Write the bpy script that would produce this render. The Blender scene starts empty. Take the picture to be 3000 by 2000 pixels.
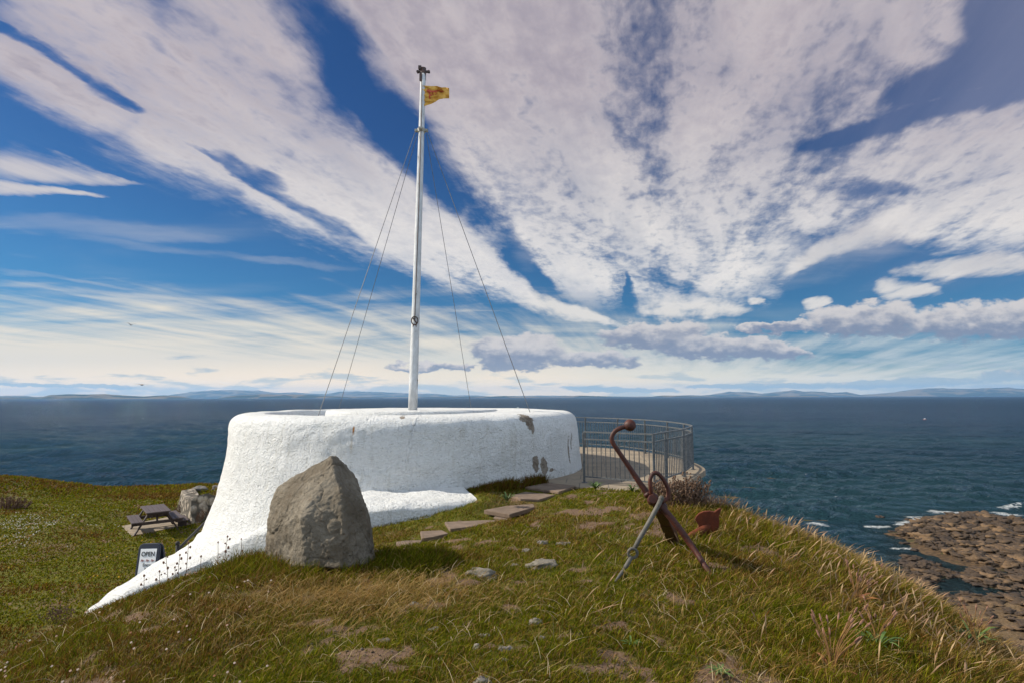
import bpy, bmesh, math, random
import numpy as np
from mathutils import Vector, Matrix, noise as mnoise
PI = math.pi
SC = bpy.context.scene
COL = SC.collection
rnd = random.Random(7)
EYE = 15.0                      # metres above the sea

# ------------------------------------------------------------------ camera
PW, PH, FPX = 3000.0, 2000.0, 1667.0
PITCH = math.atan(161.5 / FPX)
ROLL = math.atan(9.0 / 3000.0)
cam = bpy.data.cameras.new('camera')
cam.lens = FPX * 36.0 / PW
cam.sensor_width = 36.0
cam.clip_start = 0.05
cam.clip_end = 200000.0
camo = bpy.data.objects.new('camera', cam)
COL.objects.link(camo)
RM = Matrix.Rotation(PI / 2 + PITCH, 3, 'X') @ Matrix.Rotation(-ROLL, 3, 'Z')
camo.matrix_world = Matrix.Translation((0, 0, EYE)) @ RM.to_4x4()
SC.camera = camo

# all positions below are written relative to the eye and lifted by EYE
def ray(u, v):
    return RM @ Vector(((u - PW / 2) / FPX, -(v - PH / 2) / FPX, -1.0))
def PZ(u, v, z):                # point on the ray at height z (relative to eye)
    d = ray(u, v)
    return d * (z / d.z)
def PY(u, v, y):                # point on the ray at forward distance y
    d = ray(u, v)
    return d * (y / d.y)
def W(p):
    return Vector((p[0], p[1], p[2] + EYE))

# ------------------------------------------------------------------ light and exposure
SUN_AZ, SUN_EL = math.radians(280), math.radians(35)
sd = Vector((math.sin(SUN_AZ) * math.cos(SUN_EL), math.cos(SUN_AZ) * math.cos(SUN_EL), math.sin(SUN_EL)))
sl = bpy.data.lights.new('sun', 'SUN')
sl.energy = 4.5
sl.angle = math.radians(0.6)
sl.color = (1.0, 0.92, 0.79)
so = bpy.data.objects.new('sun', sl)
COL.objects.link(so)
so.rotation_euler = (-sd).to_track_quat('-Z', 'Y').to_euler()
so.location = (-60, 10, 60)
SC.view_settings.view_transform = 'Standard'
SC.view_settings.look = 'None'
EXPO = 0.6
SC.view_settings.exposure = EXPO
SC.view_settings.gamma = 1.0
SC.view_settings.use_curve_mapping = False
SC.render.engine = 'CYCLES'
SC.cycles.use_denoising = True
SC.cycles.max_bounces = 8
SC.cycles.volume_bounces = 1
SC.cycles.use_adaptive_sampling = True
SC.cycles.adaptive_threshold = 0.01

def lin(r, g, b):               # sRGB 0..255 -> linear
    f = lambda c: (c / 12.92) if c <= 0.04045 else ((c + 0.055) / 1.055) ** 2.4
    return (f(r / 255.0), f(g / 255.0), f(b / 255.0), 1.0)

# ------------------------------------------------------------------ node expressions
class X:
    def __init__(s, t, k): s.t = t; s.k = k
    def _m(s, op, *a):
        n = s.t.nodes.new('ShaderNodeMath'); n.operation = op
        for i, v in enumerate((s,) + a):
            if isinstance(v, X): s.t.links.new(v.k, n.inputs[i])
            else: n.inputs[i].default_value = float(v)
        return X(s.t, n.outputs[0])
    def __add__(s, o): return s._m('ADD', o)
    __radd__ = __add__
    def __sub__(s, o): return s._m('SUBTRACT', o)
    def __rsub__(s, o): return (s * -1.0) + o
    def __mul__(s, o): return s._m('MULTIPLY', o)
    __rmul__ = __mul__
    def __truediv__(s, o): return s._m('DIVIDE', o)
    def __rtruediv__(s, o): return (s ** -1.0) * o
    def __pow__(s, o): return s._m('POWER', o)
    def abs(s): return s._m('ABSOLUTE')
    def sqrt(s): return s._m('SQRT')
    def max(s, o): return s._m('MAXIMUM', o)
    def min(s, o): return s._m('MINIMUM', o)
    def smax(s, o, k): return s._m('SMOOTH_MAX', o, k)
    def ss(s, a, b, lo=0.0, hi=1.0):
        n = s.t.nodes.new('ShaderNodeMapRange'); n.interpolation_type = 'SMOOTHSTEP'
        s.t.links.new(s.k, n.inputs[0])
        if a > b: a, b, lo, hi = b, a, hi, lo
        for i, v in zip((1, 2, 3, 4), (a, b, lo, hi)): n.inputs[i].default_value = v
        return X(s.t, n.outputs[0])
    def lr(s, a, b, lo=0.0, hi=1.0):
        n = s.t.nodes.new('ShaderNodeMapRange'); n.clamp = True
        s.t.links.new(s.k, n.inputs[0])
        for i, v in zip((1, 2, 3, 4), (a, b, lo, hi)): n.inputs[i].default_value = v
        return X(s.t, n.outputs[0])
def vec(t, x, y, z):
    n = t.nodes.new('ShaderNodeCombineXYZ')
    for i, v in enumerate((x, y, z)):
        if isinstance(v, X): t.links.new(v.k, n.inputs[i])
        else: n.inputs[i].default_value = float(v)
    return X(t, n.outputs[0])
def sep(v):
    n = v.t.nodes.new('ShaderNodeSeparateXYZ'); v.t.links.new(v.k, n.inputs[0])
    return [X(v.t, n.outputs[i]) for i in range(3)]
def noi(v, scale, detail=4.0, rough=0.5, dist=0.0, w=None, lac=2.0):
    n = v.t.nodes.new('ShaderNodeTexNoise')
    n.inputs['Scale'].default_value = scale; n.inputs['Detail'].default_value = detail
    n.inputs['Roughness'].default_value = rough; n.inputs['Distortion'].default_value = dist
    n.inputs['Lacunarity'].default_value = lac
    v.t.links.new(v.k, n.inputs['Vector'])
    return X(v.t, n.outputs['Fac'])
def vor(v, scale, feat='F1', rand=1.0):
    n = v.t.nodes.new('ShaderNodeTexVoronoi'); n.feature = feat
    n.inputs['Scale'].default_value = scale; n.inputs['Randomness'].default_value = rand
    v.t.links.new(v.k, n.inputs['Vector'])
    return X(v.t, n.outputs['Distance'])
def mix(t, f, a, b):
    n = t.nodes.new('ShaderNodeMix'); n.data_type = 'RGBA'
    for i, v in ((0, f), (6, a), (7, b)):
        if isinstance(v, X): t.links.new(v.k, n.inputs[i])
        else: n.inputs[i].default_value = v
    return X(t, n.outputs[2])
def mul(t, a, b, blend='MULTIPLY'):
    n = t.nodes.new('ShaderNodeMix'); n.data_type = 'RGBA'; n.blend_type = blend
    n.inputs[0].default_value = 1.0
    for i, v in ((6, a), (7, b)):
        if isinstance(v, X): t.links.new(v.k, n.inputs[i])
        else: n.inputs[i].default_value = v
    return X(t, n.outputs[2])
def scalev(v, s):
    n = v.t.nodes.new('ShaderNodeVectorMath'); n.operation = 'SCALE'
    v.t.links.new(v.k, n.inputs[0])
    if isinstance(s, X): v.t.links.new(s.k, n.inputs['Scale'])
    else: n.inputs['Scale'].default_value = s
    return X(v.t, n.outputs[0])
def stretch(v, sx, sy, sz, rot=0.0, loc=(0, 0, 0)):
    n = v.t.nodes.new('ShaderNodeMapping')
    n.inputs['Scale'].default_value = (sx, sy, sz)
    n.inputs['Rotation'].default_value = (0, 0, rot)
    n.inputs['Location'].default_value = loc
    v.t.links.new(v.k, n.inputs[0])
    return X(v.t, n.outputs[0])

# a tapered soft stroke: positive inside, 1 on its spine
g = bpy.data.node_groups.new('stroke', 'ShaderNodeTree')
for nm in ('x', 'y', 'cx', 'cy', 'co', 'si', 'half', 'w_one', 'w_two'):
    g.interface.new_socket(nm, in_out='INPUT', socket_type='NodeSocketFloat')
g.interface.new_socket('g', in_out='OUTPUT', socket_type='NodeSocketFloat')
g.interface.new_socket('side', in_out='OUTPUT', socket_type='NodeSocketFloat')
gi = g.nodes.new('NodeGroupInput'); go = g.nodes.new('NodeGroupOutput')
I = [X(g, gi.outputs[i]) for i in range(9)]
dx, dy = I[0] - I[2], I[1] - I[3]
tt = (dx * I[4] + dy * I[5]) / I[6]
sp = dy * I[4] - dx * I[5]
ww = (I[7] + I[8]) * 0.5 + (I[8] - I[7]) * 0.5 * tt.max(-1.2).min(1.2)
sw = sp / ww.max(0.0005)
gg = 1.0 - (((tt * tt) * (tt * tt)) + sw * sw)
g.links.new(gg.k, go.inputs[0]); g.links.new(sw.k, go.inputs[1])
def stroke(t, x, y, a, b, wa, wb):
    n = t.nodes.new('ShaderNodeGroup'); n.node_tree = bpy.data.node_groups['stroke']
    t.links.new(x.k, n.inputs[0]); t.links.new(y.k, n.inputs[1])
    L = math.hypot(b[0] - a[0], b[1] - a[1])
    vals = ((a[0] + b[0]) / 2, (a[1] + b[1]) / 2, (b[0] - a[0]) / L, (b[1] - a[1]) / L, L / 2, wa, wb)
    for i, v in enumerate(vals): n.inputs[2 + i].default_value = v
    return X(t, n.outputs[0]), X(t, n.outputs[1])

# ------------------------------------------------------------------ sky
world = bpy.data.worlds.new("World")
SC.world = world
world.use_nodes = True
T = world.node_tree
T.nodes.clear()
tc = T.nodes.new('ShaderNodeTexCoord')
D = X(T, tc.outputs['Generated'])
dxx, dyy, dzz = sep(D)
sky = T.nodes.new('ShaderNodeTexSky'); sky.sky_type = 'NISHITA'
sky.sun_disc = False; sky.sun_elevation = SUN_EL; sky.sun_rotation = SUN_AZ
sky.altitude = 0.0; sky.air_density = 1.0; sky.dust_density = 0.6; sky.ozone_density = 2.2
S = 0.1                          # background strength; cloud colours are divided by it
def cc(r, g_, b):
    c = lin(r, g_, b); k = 1.0 / (S * 2 ** EXPO); return (c[0] * k, c[1] * k, c[2] * k, 1.0)
skc = mul(T, X(T, sky.outputs[0]), mix(T, dzz.ss(0.45, 0.10), (0.082, 0.205, 0.385, 1.0), (0.095, 0.285, 0.44, 1.0)))
zz = dzz.max(0.0)
yy = dyy.max(0.03)
gx, gy = dxx / yy, dzz / yy      # fixed compass directions, north = +Y
front = dyy.ss(0.05, 0.25)
# cloud-deck coordinates: a flat deck seen from below
dk = (zz + 0.045) ** -1.0
deck = vec(T, dxx * dk, dyy * dk, 0.0)
AX = math.radians(16)            # the wind rows point 16 degrees east of north
row = stretch(deck, 1.0, 1.0, 1.0, AX)
rowS = stretch(row, 1.0, 0.22, 1.0)
n_big = noi(rowS, 1.3, 3.0, 0.55)
n_puff = noi(stretch(row, 1.0, 0.42, 1.0), 5.5, 6.0, 0.64, 0.35)
n_mid = noi(stretch(row, 1.0, 0.30, 1.0, 0, (4, 4, 0)), 2.6, 5.0, 0.6, 0.5)
n_fine = noi(stretch(row, 1.0, 0.6, 1.0), 17.0, 4.0, 0.62, 0.2)
n_str = noi(stretch(row, 1.0, 0.12, 1.0), 3.0, 7.0, 0.6)
wx = (noi(stretch(row, 1.0, 0.6, 1.0, 0, (3, 7, 0)), 2.6, 6.0, 0.6) - 0.5) * 0.16
wy = (noi(stretch(row, 1.0, 0.6, 1.0, 0, (9, 1, 0)), 2.6, 6.0, 0.6) - 0.5) * 0.16
X1, Y1 = gx + wx * gy.max(0.0).min(0.8), gy + wy * gy.max(0.0).min(0.8)
def G(u, v):
    d = ray(u, v); return (d.x / d.y, d.z / d.y)
def ST(lst, xx=None, yy_=None, smooth=0.25):
    out = None; sides = []
    for (u1, v1, w1, u2, v2, w2) in lst:
        a, b = G(u1, v1), G(u2, v2)
        k = math.hypot(b[0] - a[0], b[1] - a[1]) / math.hypot(u2 - u1, v2 - v1)
        s_, sd_ = stroke(T, xx or X1, yy_ or Y1, a, b, w1 * k, w2 * k)
        s_ = s_.max(-3.0)
        out = s_ if out is None else out.smax(s_, smooth)
        sides.append((s_, sd_))
    return out, sides
# upper broken deck (smooth lens bands at left, puffy mass to the right)
POS = [
 (-80, 110, 80, 420, 345, 80), (380, 330, 84, 760, 540, 66), (700, 520, 66, 1100, 745, 12),
 (40, -110, 130, 480, 200, 170), (420, 120, 230, 900, 470, 165), (820, 420, 160, 1250, 700, 112),
 (1180, 640, 118, 1590, 900, 18), (520, -100, 220, 950, 230, 150),
 (960, -140, 130, 1420, 330, 150), (1330, 250, 200, 1620, 640, 170), (1560, 560, 150, 1800, 915, 60),
 (1500, -250, 380, 1950, 330, 400), (1850, 250, 360, 2150, 720, 300), (2040, 640, 240, 2010, 940, 150),
 (2150, -250, 400, 2450, 380, 220), (2380, 450, 200, 2400, 660, 110),
 (2560, -150, 190, 2660, 200, 110), (2760, -100, 70, 2760, 120, 60), (2450, 500, 90, 3100, 400, 120), (2600, 640, 70, 3150, 560, 130),
]
NEG = [
 (-60, 40, 14, 330, 275, 18), (240, 225, 26, 420, 320, 14), (560, 420, 6, 1085, 735, 34), (620, 450, 20, 840, 560, 26),
 (790, -80, 84, 1120, 300, 88), (1080, 250, 86, 1470, 720, 64), (1440, 660, 46, 1650, 930, 26),
 (3150, 90, 84, 2600, 290, 34), (3100, 240, 30, 2300, 440, 26), (2400, 565, 34, 2660, 545, 22),
 (1835, 800, 8, 1850, 930, 26), (1900, 800, 22, 2080, 870, 18),
]
# pale, thin pieces
LENS = [
 (-80, 462, 74, 400, 540, 12), (-80, 545, 30, 330, 582, 6),
 (2290, 790, 22, 2720, 610, 62), (2650, 720, 40, 2800, 600, 24), (2620, 800, 30, 3100, 760, 40),
 (2190, 885, 10, 2245, 882, 8), (2345, 893, 18, 2440, 878, 12), (2560, 850, 34, 2760, 850, 20), (2790, 790, 20, 2900, 775, 12),
 (2820, 650, 26, 3100, 640, 50), (1860, 900, 50, 2200, 905, 26),
 (1480, 860, 40, 1860, 965, 8), 
]
fpos, _ = ST(POS)
fneg, _ = ST(NEG, smooth=0.1)
leftness = gx.ss(0.05, -0.35)    # bands on the left are smoother than the mass on the right
amp = 0.62 + (1.0 - leftness) * 0.38
nz = (n_puff - 0.5) * 2.2 + (n_fine - 0.5) * 1.1 + (n_big - 0.5) * (1.0 - leftness) * 2.6 + (n_mid - 0.5) * (2.6 - leftness * 1.6) + (n_str - 0.5) * 2.2
cov = (fpos * 0.62).min(0.5).max(-1.4) - ((fneg + 0.5).max(0.0) * 0.75).min(1.05)
cov = cov * front + (1.0 - front) * 0.12
dens = cov + nz * amp
a_deck = (dens * (0.72 + leftness * 0.28) + 0.03).ss(-0.78, 0.70) * gy.max(1.0 - front).ss(0.135, 0.2)
flens, _ = ST(LENS, smooth=0.1)
lensv = (flens * 0.7 + (n_str - 0.5) * 1.8 + (n_puff - 0.5) * 1.4 * (1.0 - leftness))
a_lens = lensv.ss(-0.15, 0.75) * front
# shading of the deck: denser is a little greyer beneath, thin edges bright
shade = (dens.min(0.75) * 0.7 + (n_fine - 0.5) * 1.4 + (n_str - 0.5) * 2.4).ss(0.0, 1.15) * 0.85
c_hi = mix(T, gy.ss(0.2, 0.62), cc(242, 236, 229), cc(206, 195, 196))
c_lo = mix(T, gy.ss(0.2, 0.62), cc(210, 208, 211), cc(160, 152, 164))
c_deck = mix(T, shade, c_hi, c_lo)
# low cirrus veil, warm and bright towards the horizon on the left
vstr = noi(stretch(vec(T, gx, gy, 0.0), 0.9, 9.0, 1.0, 0.1), 2.4, 6.0, 0.58, 0.5)
vstr2 = noi(stretch(vec(T, gx, gy, 4.0), 0.8, 6.0, 1.0, 0.16), 2.0, 4.0, 0.5, 0.3)
gv = gy + (gx + 0.5) * 0.045
veil = gv.ss(0.255, 0.0)
a_veil = (veil * 1.1 + (vstr - 0.5) * 1.5 * gv.ss(0.5, 0.12) * gv.ss(0.0, 0.12) + (n_str - 0.5) * 0.9 * gv.ss(0.0, 0.12)).ss(0.10, 0.92)
a_veil = a_veil.max(((vstr2 - 0.5) * 1.6 + gv.ss(0.45, 0.12) * 0.25).ss(0.2, 1.0) * 0.45)
warm = gx.ss(1.0, -0.3)
c_veil = mix(T, warm, cc(196, 206, 208), cc(241, 229, 208))
c_veil = mix(T, (vstr2.ss(0.45, 0.65)) * 0.35, c_veil, cc(196, 208, 205))
# flat cumulus near the horizon
hx = gx + (noi(vec(T, gx, gy * 2.0, 0.0), 26.0, 6.0, 0.6) - 0.5) * 0.05
hy = gy + (noi(vec(T, gx, gy * 2.0, 5.0), 26.0, 6.0, 0.6) - 0.5) * 0.05
CUM = [
 (1370, 1018, 36, 1660, 1030, 56), (1400, 1050, 34, 1620, 1052, 40), (1600, 1050, 30, 1880, 1056, 24),
 (1750, 985, 34, 2080, 975, 46), (1900, 1010, 40, 2250, 1020, 36), (2150, 1010, 44, 2380, 1036, 20),
 (2350, 945, 46, 2700, 930, 62), (2640, 950, 60, 3200, 930, 58), (2150, 965, 14, 2400, 950, 18),
 (1130, 1075, 14, 1400, 1075, 14),
]
fc, sides = ST(CUM, hx, hy, 0.12)
pn = noi(vec(T, gx, gy * 1.7, 2.0), 30.0, 7.0, 0.6)
fcn = fc + (pn - 0.5) * 1.8 + (n_str - 0.5) * 0.5
a_cum = fcn.ss(-0.15, 0.5) * front
vert = None                      # height within its own cloud
wsum = None
for s_, sd_ in sides:
    w_ = s_.max(0.001); q = w_ * sd_
    vert = q if vert is None else vert + q
    wsum = w_ if wsum is None else wsum + w_
up = vert / wsum
lit = (up * 1.1 + (pn - 0.5) * 2.6).ss(-0.65, 0.9)
c_cum = mix(T, lit, cc(132, 140, 160), cc(216, 209, 205))
# scraps just above the horizon
sn = noi(vec(T, gx * 0.32, gy * 1.9, 0.0), 24.0, 6.0, 0.58, 0.2)
a_scr = (sn + gy.ss(0.01, 0.05, 0.05, -0.035) - gy.ss(0.05, 0.11) * 0.2).ss(0.51, 0.62) * 0.8 * front * gy.ss(-0.01, 0.0)
HB = [(2380, 1130, 14, 2900, 1112, 14), (2850, 1105, 20, 3100, 1090, 22), (1980, 1132, 8, 2500, 1128, 10), (1640, 1135, 8, 2000, 1145, 8), (-50, 1122, 6, 420, 1134, 7)]
fh, sidh = ST(HB, hx, gy + (hy - gy) * 0.35, 0.1)
a_hb = (fh + (pn - 0.5) * 1.5).ss(0.0, 0.5) * 0.85 * front
base = mix(T, a_veil, skc, c_veil)
base = mix(T, a_scr, base, cc(166, 182, 194))
base = mix(T, a_hb, base, mix(T, (pn + gy * 4.0).ss(0.62, 0.9), cc(146, 168, 190), cc(200, 198, 196)))
base = mix(T, a_lens * 0.92, base, mix(T, gy.ss(0.15, 0.5), cc(232, 226, 218), cc(205, 198, 200)))
STRK = [(-80, 640, 34, 700, 700, 14), (200, 690, 22, 1100, 800, 10), (-80, 820, 16, 560, 880, 6), (0, 850, 10, 900, 925, 4), (-80, 780, 12, 420, 850, 4), (1250, 905, 6, 1500, 915, 3), (1480, 500, 60, 1560, 800, 40), (2000, 860, 60, 2700, 700, 60)]
fst, _ = ST(STRK, smooth=0.1)
a_st = (fst * 0.6 + (vstr - 0.5) * 2.6 + (n_str - 0.5) * 0.6).ss(-0.2, 1.1) * 0.32 * front
base = mix(T, a_st, base, mix(T, gy.ss(0.12, 0.4), cc(226, 220, 210), cc(170, 176, 196)))
thin = (n_fine - 0.5) * 1.8 + (n_mid - 0.5) * 2.2 + (n_str - 0.5) * 1.6
# thin high haze, thickest to the upper right
hz_v = (gx + gy * 0.6 + (n_str - 0.5) * 1.4 + (n_big - 0.5) * 1.0).ss(0.35, 1.5) * 0.55 * gy.ss(0.1, 0.35) * front
base = mix(T, hz_v, base, cc(140, 142, 166))
base = mix(T, a_deck * (0.93 + thin * 0.8 * (1.0 - leftness * 0.5)).min(0.96).max(0.35), base, c_deck)
base = mix(T, a_cum * 0.97, base, c_cum)
base = mix(T, gy.ss(0.075, 0.0) * front, base, mul(T, base, (1.85, 1.5, 1.02, 1.0)))
# unseen sky behind the viewpoint: bright cloud added to lift light on shaded walls
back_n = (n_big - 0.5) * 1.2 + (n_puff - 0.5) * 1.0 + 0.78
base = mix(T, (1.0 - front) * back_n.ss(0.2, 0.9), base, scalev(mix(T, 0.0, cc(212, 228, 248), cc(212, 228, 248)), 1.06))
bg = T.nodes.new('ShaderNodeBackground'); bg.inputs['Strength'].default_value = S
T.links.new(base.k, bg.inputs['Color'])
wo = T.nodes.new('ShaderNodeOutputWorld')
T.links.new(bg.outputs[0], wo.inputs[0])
world.cycles.sampling_method = 'MANUAL'
world.cycles.sample_map_resolution = 512

# ------------------------------------------------------------------ helpers
def tag(o, label=None, cat=None, group=None, kind=None):
    if label: o['label'] = label
    if cat: o['category'] = cat
    if group: o['group'] = group
    if kind: o['kind'] = kind
    return o
def mesh_np(name, V, F, mat=None, parent=None, smooth=False, off=True):
    """V (n,3) relative to the eye; F list of tuples or (m,k) array"""
    me = bpy.data.meshes.new(name)
    V = np.asarray(V, dtype=np.float32).copy()
    if off: V[:, 2] += EYE
    if isinstance(F, np.ndarray):
        k = F.shape[1]; m = F.shape[0]
        me.vertices.add(len(V)); me.vertices.foreach_set('co', V.ravel())
        me.loops.add(m * k); me.loops.foreach_set('vertex_index', F.ravel().astype(np.int32))
        me.polygons.add(m)
        me.polygons.foreach_set('loop_start', (np.arange(m) * k).astype(np.int32))
        me.polygons.foreach_set('loop_total', np.full(m, k, dtype=np.int32))
        me.update(calc_edges=True)
    else:
        me.from_pydata([tuple(v) for v in V.tolist()], [], F)
    me.validate()
    if smooth: me.polygons.foreach_set('use_smooth', [True] * len(me.polygons))
    if mat: me.materials.append(mat)
    o = bpy.data.objects.new(name, me); COL.objects.link(o)
    if parent: attach(o, parent)
    return o
def attach(o, parent):
    o.parent = parent
    bpy.context.view_layer.update()
    o.matrix_parent_inverse = parent.matrix_world.inverted()
def empty(name, p, rz=0.0):
    o = bpy.data.objects.new(name, None); COL.objects.link(o)
    o.empty_display_size = 0.1
    o.location = W(p); o.rotation_euler = (0, 0, rz)
    o.matrix_basis = Matrix.Translation(W(p)) @ Matrix.Rotation(rz, 4, 'Z')
    bpy.context.view_layer.update()
    return o
def set_col(o, C, name='Col'):
    a = o.data.color_attributes.new(name, 'FLOAT_COLOR', 'POINT')
    C = np.asarray(C, dtype=np.float32)
    if C.shape[1] == 3: C = np.concatenate([C, np.ones((len(C), 1), np.float32)], 1)
    a.data.foreach_set('color', C.ravel())
class MB:
    """collects pieces into one mesh; coordinates relative to the eye"""
    def __init__(s): s.V = []; s.F = []
    def add(s, V, F):
        b = len(s.V); s.V += [tuple(v) for v in V]; s.F += [tuple(i + b for i in f) for f in F]; return s
    def box(s, c, sz, M=None):
        x, y, z = sz[0] / 2, sz[1] / 2, sz[2] / 2
        P = [Vector((i * x, j * y, k * z)) for i in (-1, 1) for j in (-1, 1) for k in (-1, 1)]
        if M is not None: P = [M @ p for p in P]
        P = [p + Vector(c) for p in P]
        return s.add(P, [(0, 1, 3, 2), (4, 6, 7, 5), (0, 4, 5, 1), (2, 3, 7, 6), (0, 2, 6, 4), (1, 5, 7, 3)])
    def bar(s, a, b, w, h, up=(0, 0, 1)):
        a, b = Vector(a), Vector(b); d = (b - a); L = d.length; d.normalize()
        x = d.cross(Vector(up))
        if x.length < 1e-4: x = Vector((1, 0, 0))
        x.normalize(); z = x.cross(d)
        M = Matrix((x, d, z)).transposed()
        return s.box((a + b) / 2, (w, L, h), M)
    def tube(s, pts, rad, n=10, cap=True):
        pts = [Vector(p) for p in pts]
        if not hasattr(rad, '__len__'): rad = [rad] * len(pts)
        V = []; F = []; prev = None
        for i, p in enumerate(pts):
            d = (pts[min(i + 1, len(pts) - 1)] - pts[max(i - 1, 0)]).normalized()
            if prev is None:
                x = d.cross(Vector((0, 0, 1)))
                if x.length < 0.1: x = d.cross(Vector((1, 0, 0)))
            else:
                x = prev - d * prev.dot(d)
            x.normalize(); prev = x; y = d.cross(x)
            for k in range(n):
                a = 2 * PI * k / n
                V.append(p + (x * math.cos(a) + y * math.sin(a)) * rad[i])
        for i in range(len(pts) - 1):
            for k in range(n):
                F.append((i * n + k, i * n + (k + 1) % n, (i + 1) * n + (k + 1) % n, (i + 1) * n + k))
        if cap:
            F.append(tuple(range(n - 1, -1, -1))); F.append(tuple((len(pts) - 1) * n + k for k in range(n)))
        return s.add(V, F)
    def ball(s, c, r, nu=20, nv=12, sc=(1, 1, 1)):
        V = []; F = []
        for i in range(nv + 1):
            t = PI * i / nv
            for k in range(nu):
                a = 2 * PI * k / nu
                V.append(Vector(c) + Vector((r * sc[0] * math.sin(t) * math.cos(a), r * sc[1] * math.sin(t) * math.sin(a), r * sc[2] * math.cos(t))))
        for i in range(nv):
            for k in range(nu):
                F.append((i * nu + k, (i + 1) * nu + k, (i + 1) * nu + (k + 1) % nu, i * nu + (k + 1) % nu))
        return s.add(V, F)
    def prism(s, outline, t):
        """outline: 3-D points of a planar polygon; t: thickness vector"""
        n = len(outline); t = Vector(t)
        V = [Vector(p) for p in outline] + [Vector(p) + t for p in outline]
        F = [tuple(range(n)), tuple(range(2 * n - 1, n - 1, -1))] + [(i, i + n, (i + 1) % n + n, (i + 1) % n) for i in range(n)]
        return s.add(V, F)
    def build(s, name, mat, parent=None, smooth=False, bevel=0.0):
        o = mesh_np(name, np.array([tuple(v) for v in s.V]), s.F, mat, parent, smooth)
        bm = bmesh.new(); bm.from_mesh(o.data)
        bmesh.ops.remove_doubles(bm, verts=bm.verts, dist=1e-6)
        bmesh.ops.recalc_face_normals(bm, faces=bm.faces)
        bm.to_mesh(o.data); bm.free()
        if bevel > 0:
            m = o.modifiers.new('bevel', 'BEVEL'); m.width = bevel; m.segments = 2; m.limit_method = 'ANGLE'
        return o
def cat(pts, n):
    """Catmull-Rom through points"""
    P = [Vector(p) for p in pts]; P = [P[0] * 2 - P[1]] + P + [P[-1] * 2 - P[-2]]
    out = []
    for i in range(1, len(P) - 2):
        for k in range(n):
            t = k / n; a, b, c, d = P[i - 1], P[i], P[i + 1], P[i + 2]
            out.append(0.5 * ((2 * b) + (c - a) * t + (2 * a - 5 * b + 4 * c - d) * t * t + (3 * b - a - 3 * c + d) * t ** 3))
    out.append(P[-2]); return out

# value noise in numpy
def _h(ix, iy, seed):
    n = (ix.astype(np.int64) * 374761393 + iy.astype(np.int64) * 668265263 + seed * 1442695041) & 0x7fffffff
    n = ((n ^ (n >> 13)) * 1274126177) & 0x7fffffff
    n = n ^ (n >> 16)
    return (n & 0xffff) / 65535.0
def vn(x, y, seed=0):
    x = np.asarray(x, float); y = np.asarray(y, float)
    ix, iy = np.floor(x), np.floor(y); fx, fy = x - ix, y - iy
    fx = fx * fx * (3 - 2 * fx); fy = fy * fy * (3 - 2 * fy)
    a, b = _h(ix, iy, seed), _h(ix + 1, iy, seed); c, d = _h(ix, iy + 1, seed), _h(ix + 1, iy + 1, seed)
    return (a * (1 - fx) + b * fx) * (1 - fy) + (c * (1 - fx) + d * fx) * fy
def fbm(x, y, octv=4, seed=0, gain=0.5):
    s = 0.0; a = 1.0; t = 0.0
    for i in range(octv):
        s = s + a * vn(x * 2 ** i + 17.3 * i, y * 2 ** i - 9.1 * i, seed + i); t += a; a *= gain
    return s / t
def sstep(a, b, x):
    t = np.clip((x - a) / (b - a), 0, 1); return t * t * (3 - 2 * t)
def sdf(x, y, poly):
    """signed distance to polygon, positive outside"""
    P = np.asarray(poly, float); n = len(P)
    d = np.full(np.shape(x), 1e18); ins = np.zeros(np.shape(x), bool)
    for i in range(n):
        ax, ay = P[i]; bx, by = P[(i + 1) % n]
        ex, ey = bx - ax, by - ay
        wx_, wy_ = x - ax, y - ay
        t = np.clip((wx_ * ex + wy_ * ey) / (ex * ex + ey * ey), 0, 1)
        d = np.minimum(d, (wx_ - ex * t) ** 2 + (wy_ - ey * t) ** 2)
        c = ((ay > y) != (by > y)) & (x < (bx - ax) * (y - ay) / ((by - ay) if abs(by - ay) > 1e-9 else 1e-9) + ax)
        ins ^= c
    return np.where(ins, -1, 1) * np.sqrt(d)
def drop(d, slope, w):
    d = np.maximum(d, 0); return np.where(d < w, slope * d * d / (2 * w), slope * (d - w / 2))
def smx(a, b, k):
    h = np.clip(0.5 + 0.5 * (a - b) / k, 0, 1); return b * (1 - h) + a * h + k * h * (1 - h)

# ------------------------------------------------------------------ materials
def mat(name):
    m = bpy.data.materials.new(name); m.use_nodes = True
    t = m.node_tree; b = t.nodes['Principled BSDF']
    return m, t, b
def link(t, x, b, name): t.links.new(x.k, b.inputs[name])
def bump(t, h, strength, dist, b, prev=None):
    n = t.nodes.new('ShaderNodeBump'); n.inputs['Strength'].default_value = strength; n.inputs['Distance'].default_value = dist
    t.links.new(h.k, n.inputs['Height'])
    if prev is not None: t.links.new(prev, n.inputs['Normal'])
    t.links.new(n.outputs[0], b.inputs['Normal']); return n.outputs[0]
def gpos(t):
    n = t.nodes.new('ShaderNodeNewGeometry'); return X(t, n.outputs['Position'])
def opos(t):
    n = t.nodes.new('ShaderNodeTexCoord'); return X(t, n.outputs['Object'])
def attr(t, name):
    n = t.nodes.new('ShaderNodeAttribute'); n.attribute_name = name; return X(t, n.outputs['Color'])
def simple(name, c1, c2, scale=8.0, rough=0.6, bmp=0.2, bdist=0.01, metal=0.0, detail=5.0):
    m, t, b = mat(name); p = gpos(t)
    n = noi(p, scale, detail, 0.6)
    link(t, mix(t, n.ss(0.35, 0.65), c1, c2), b, 'Base Color')
    b.inputs['Roughness'].default_value = rough; b.inputs['Metallic'].default_value = metal
    if bmp: bump(t, noi(p, scale * 5, 4.0, 0.6), bmp, bdist, b)
    return m
M = {}
M['rust'] = None
def rgb(r, g_, b): return (r, g_, b, 1.0)

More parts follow.
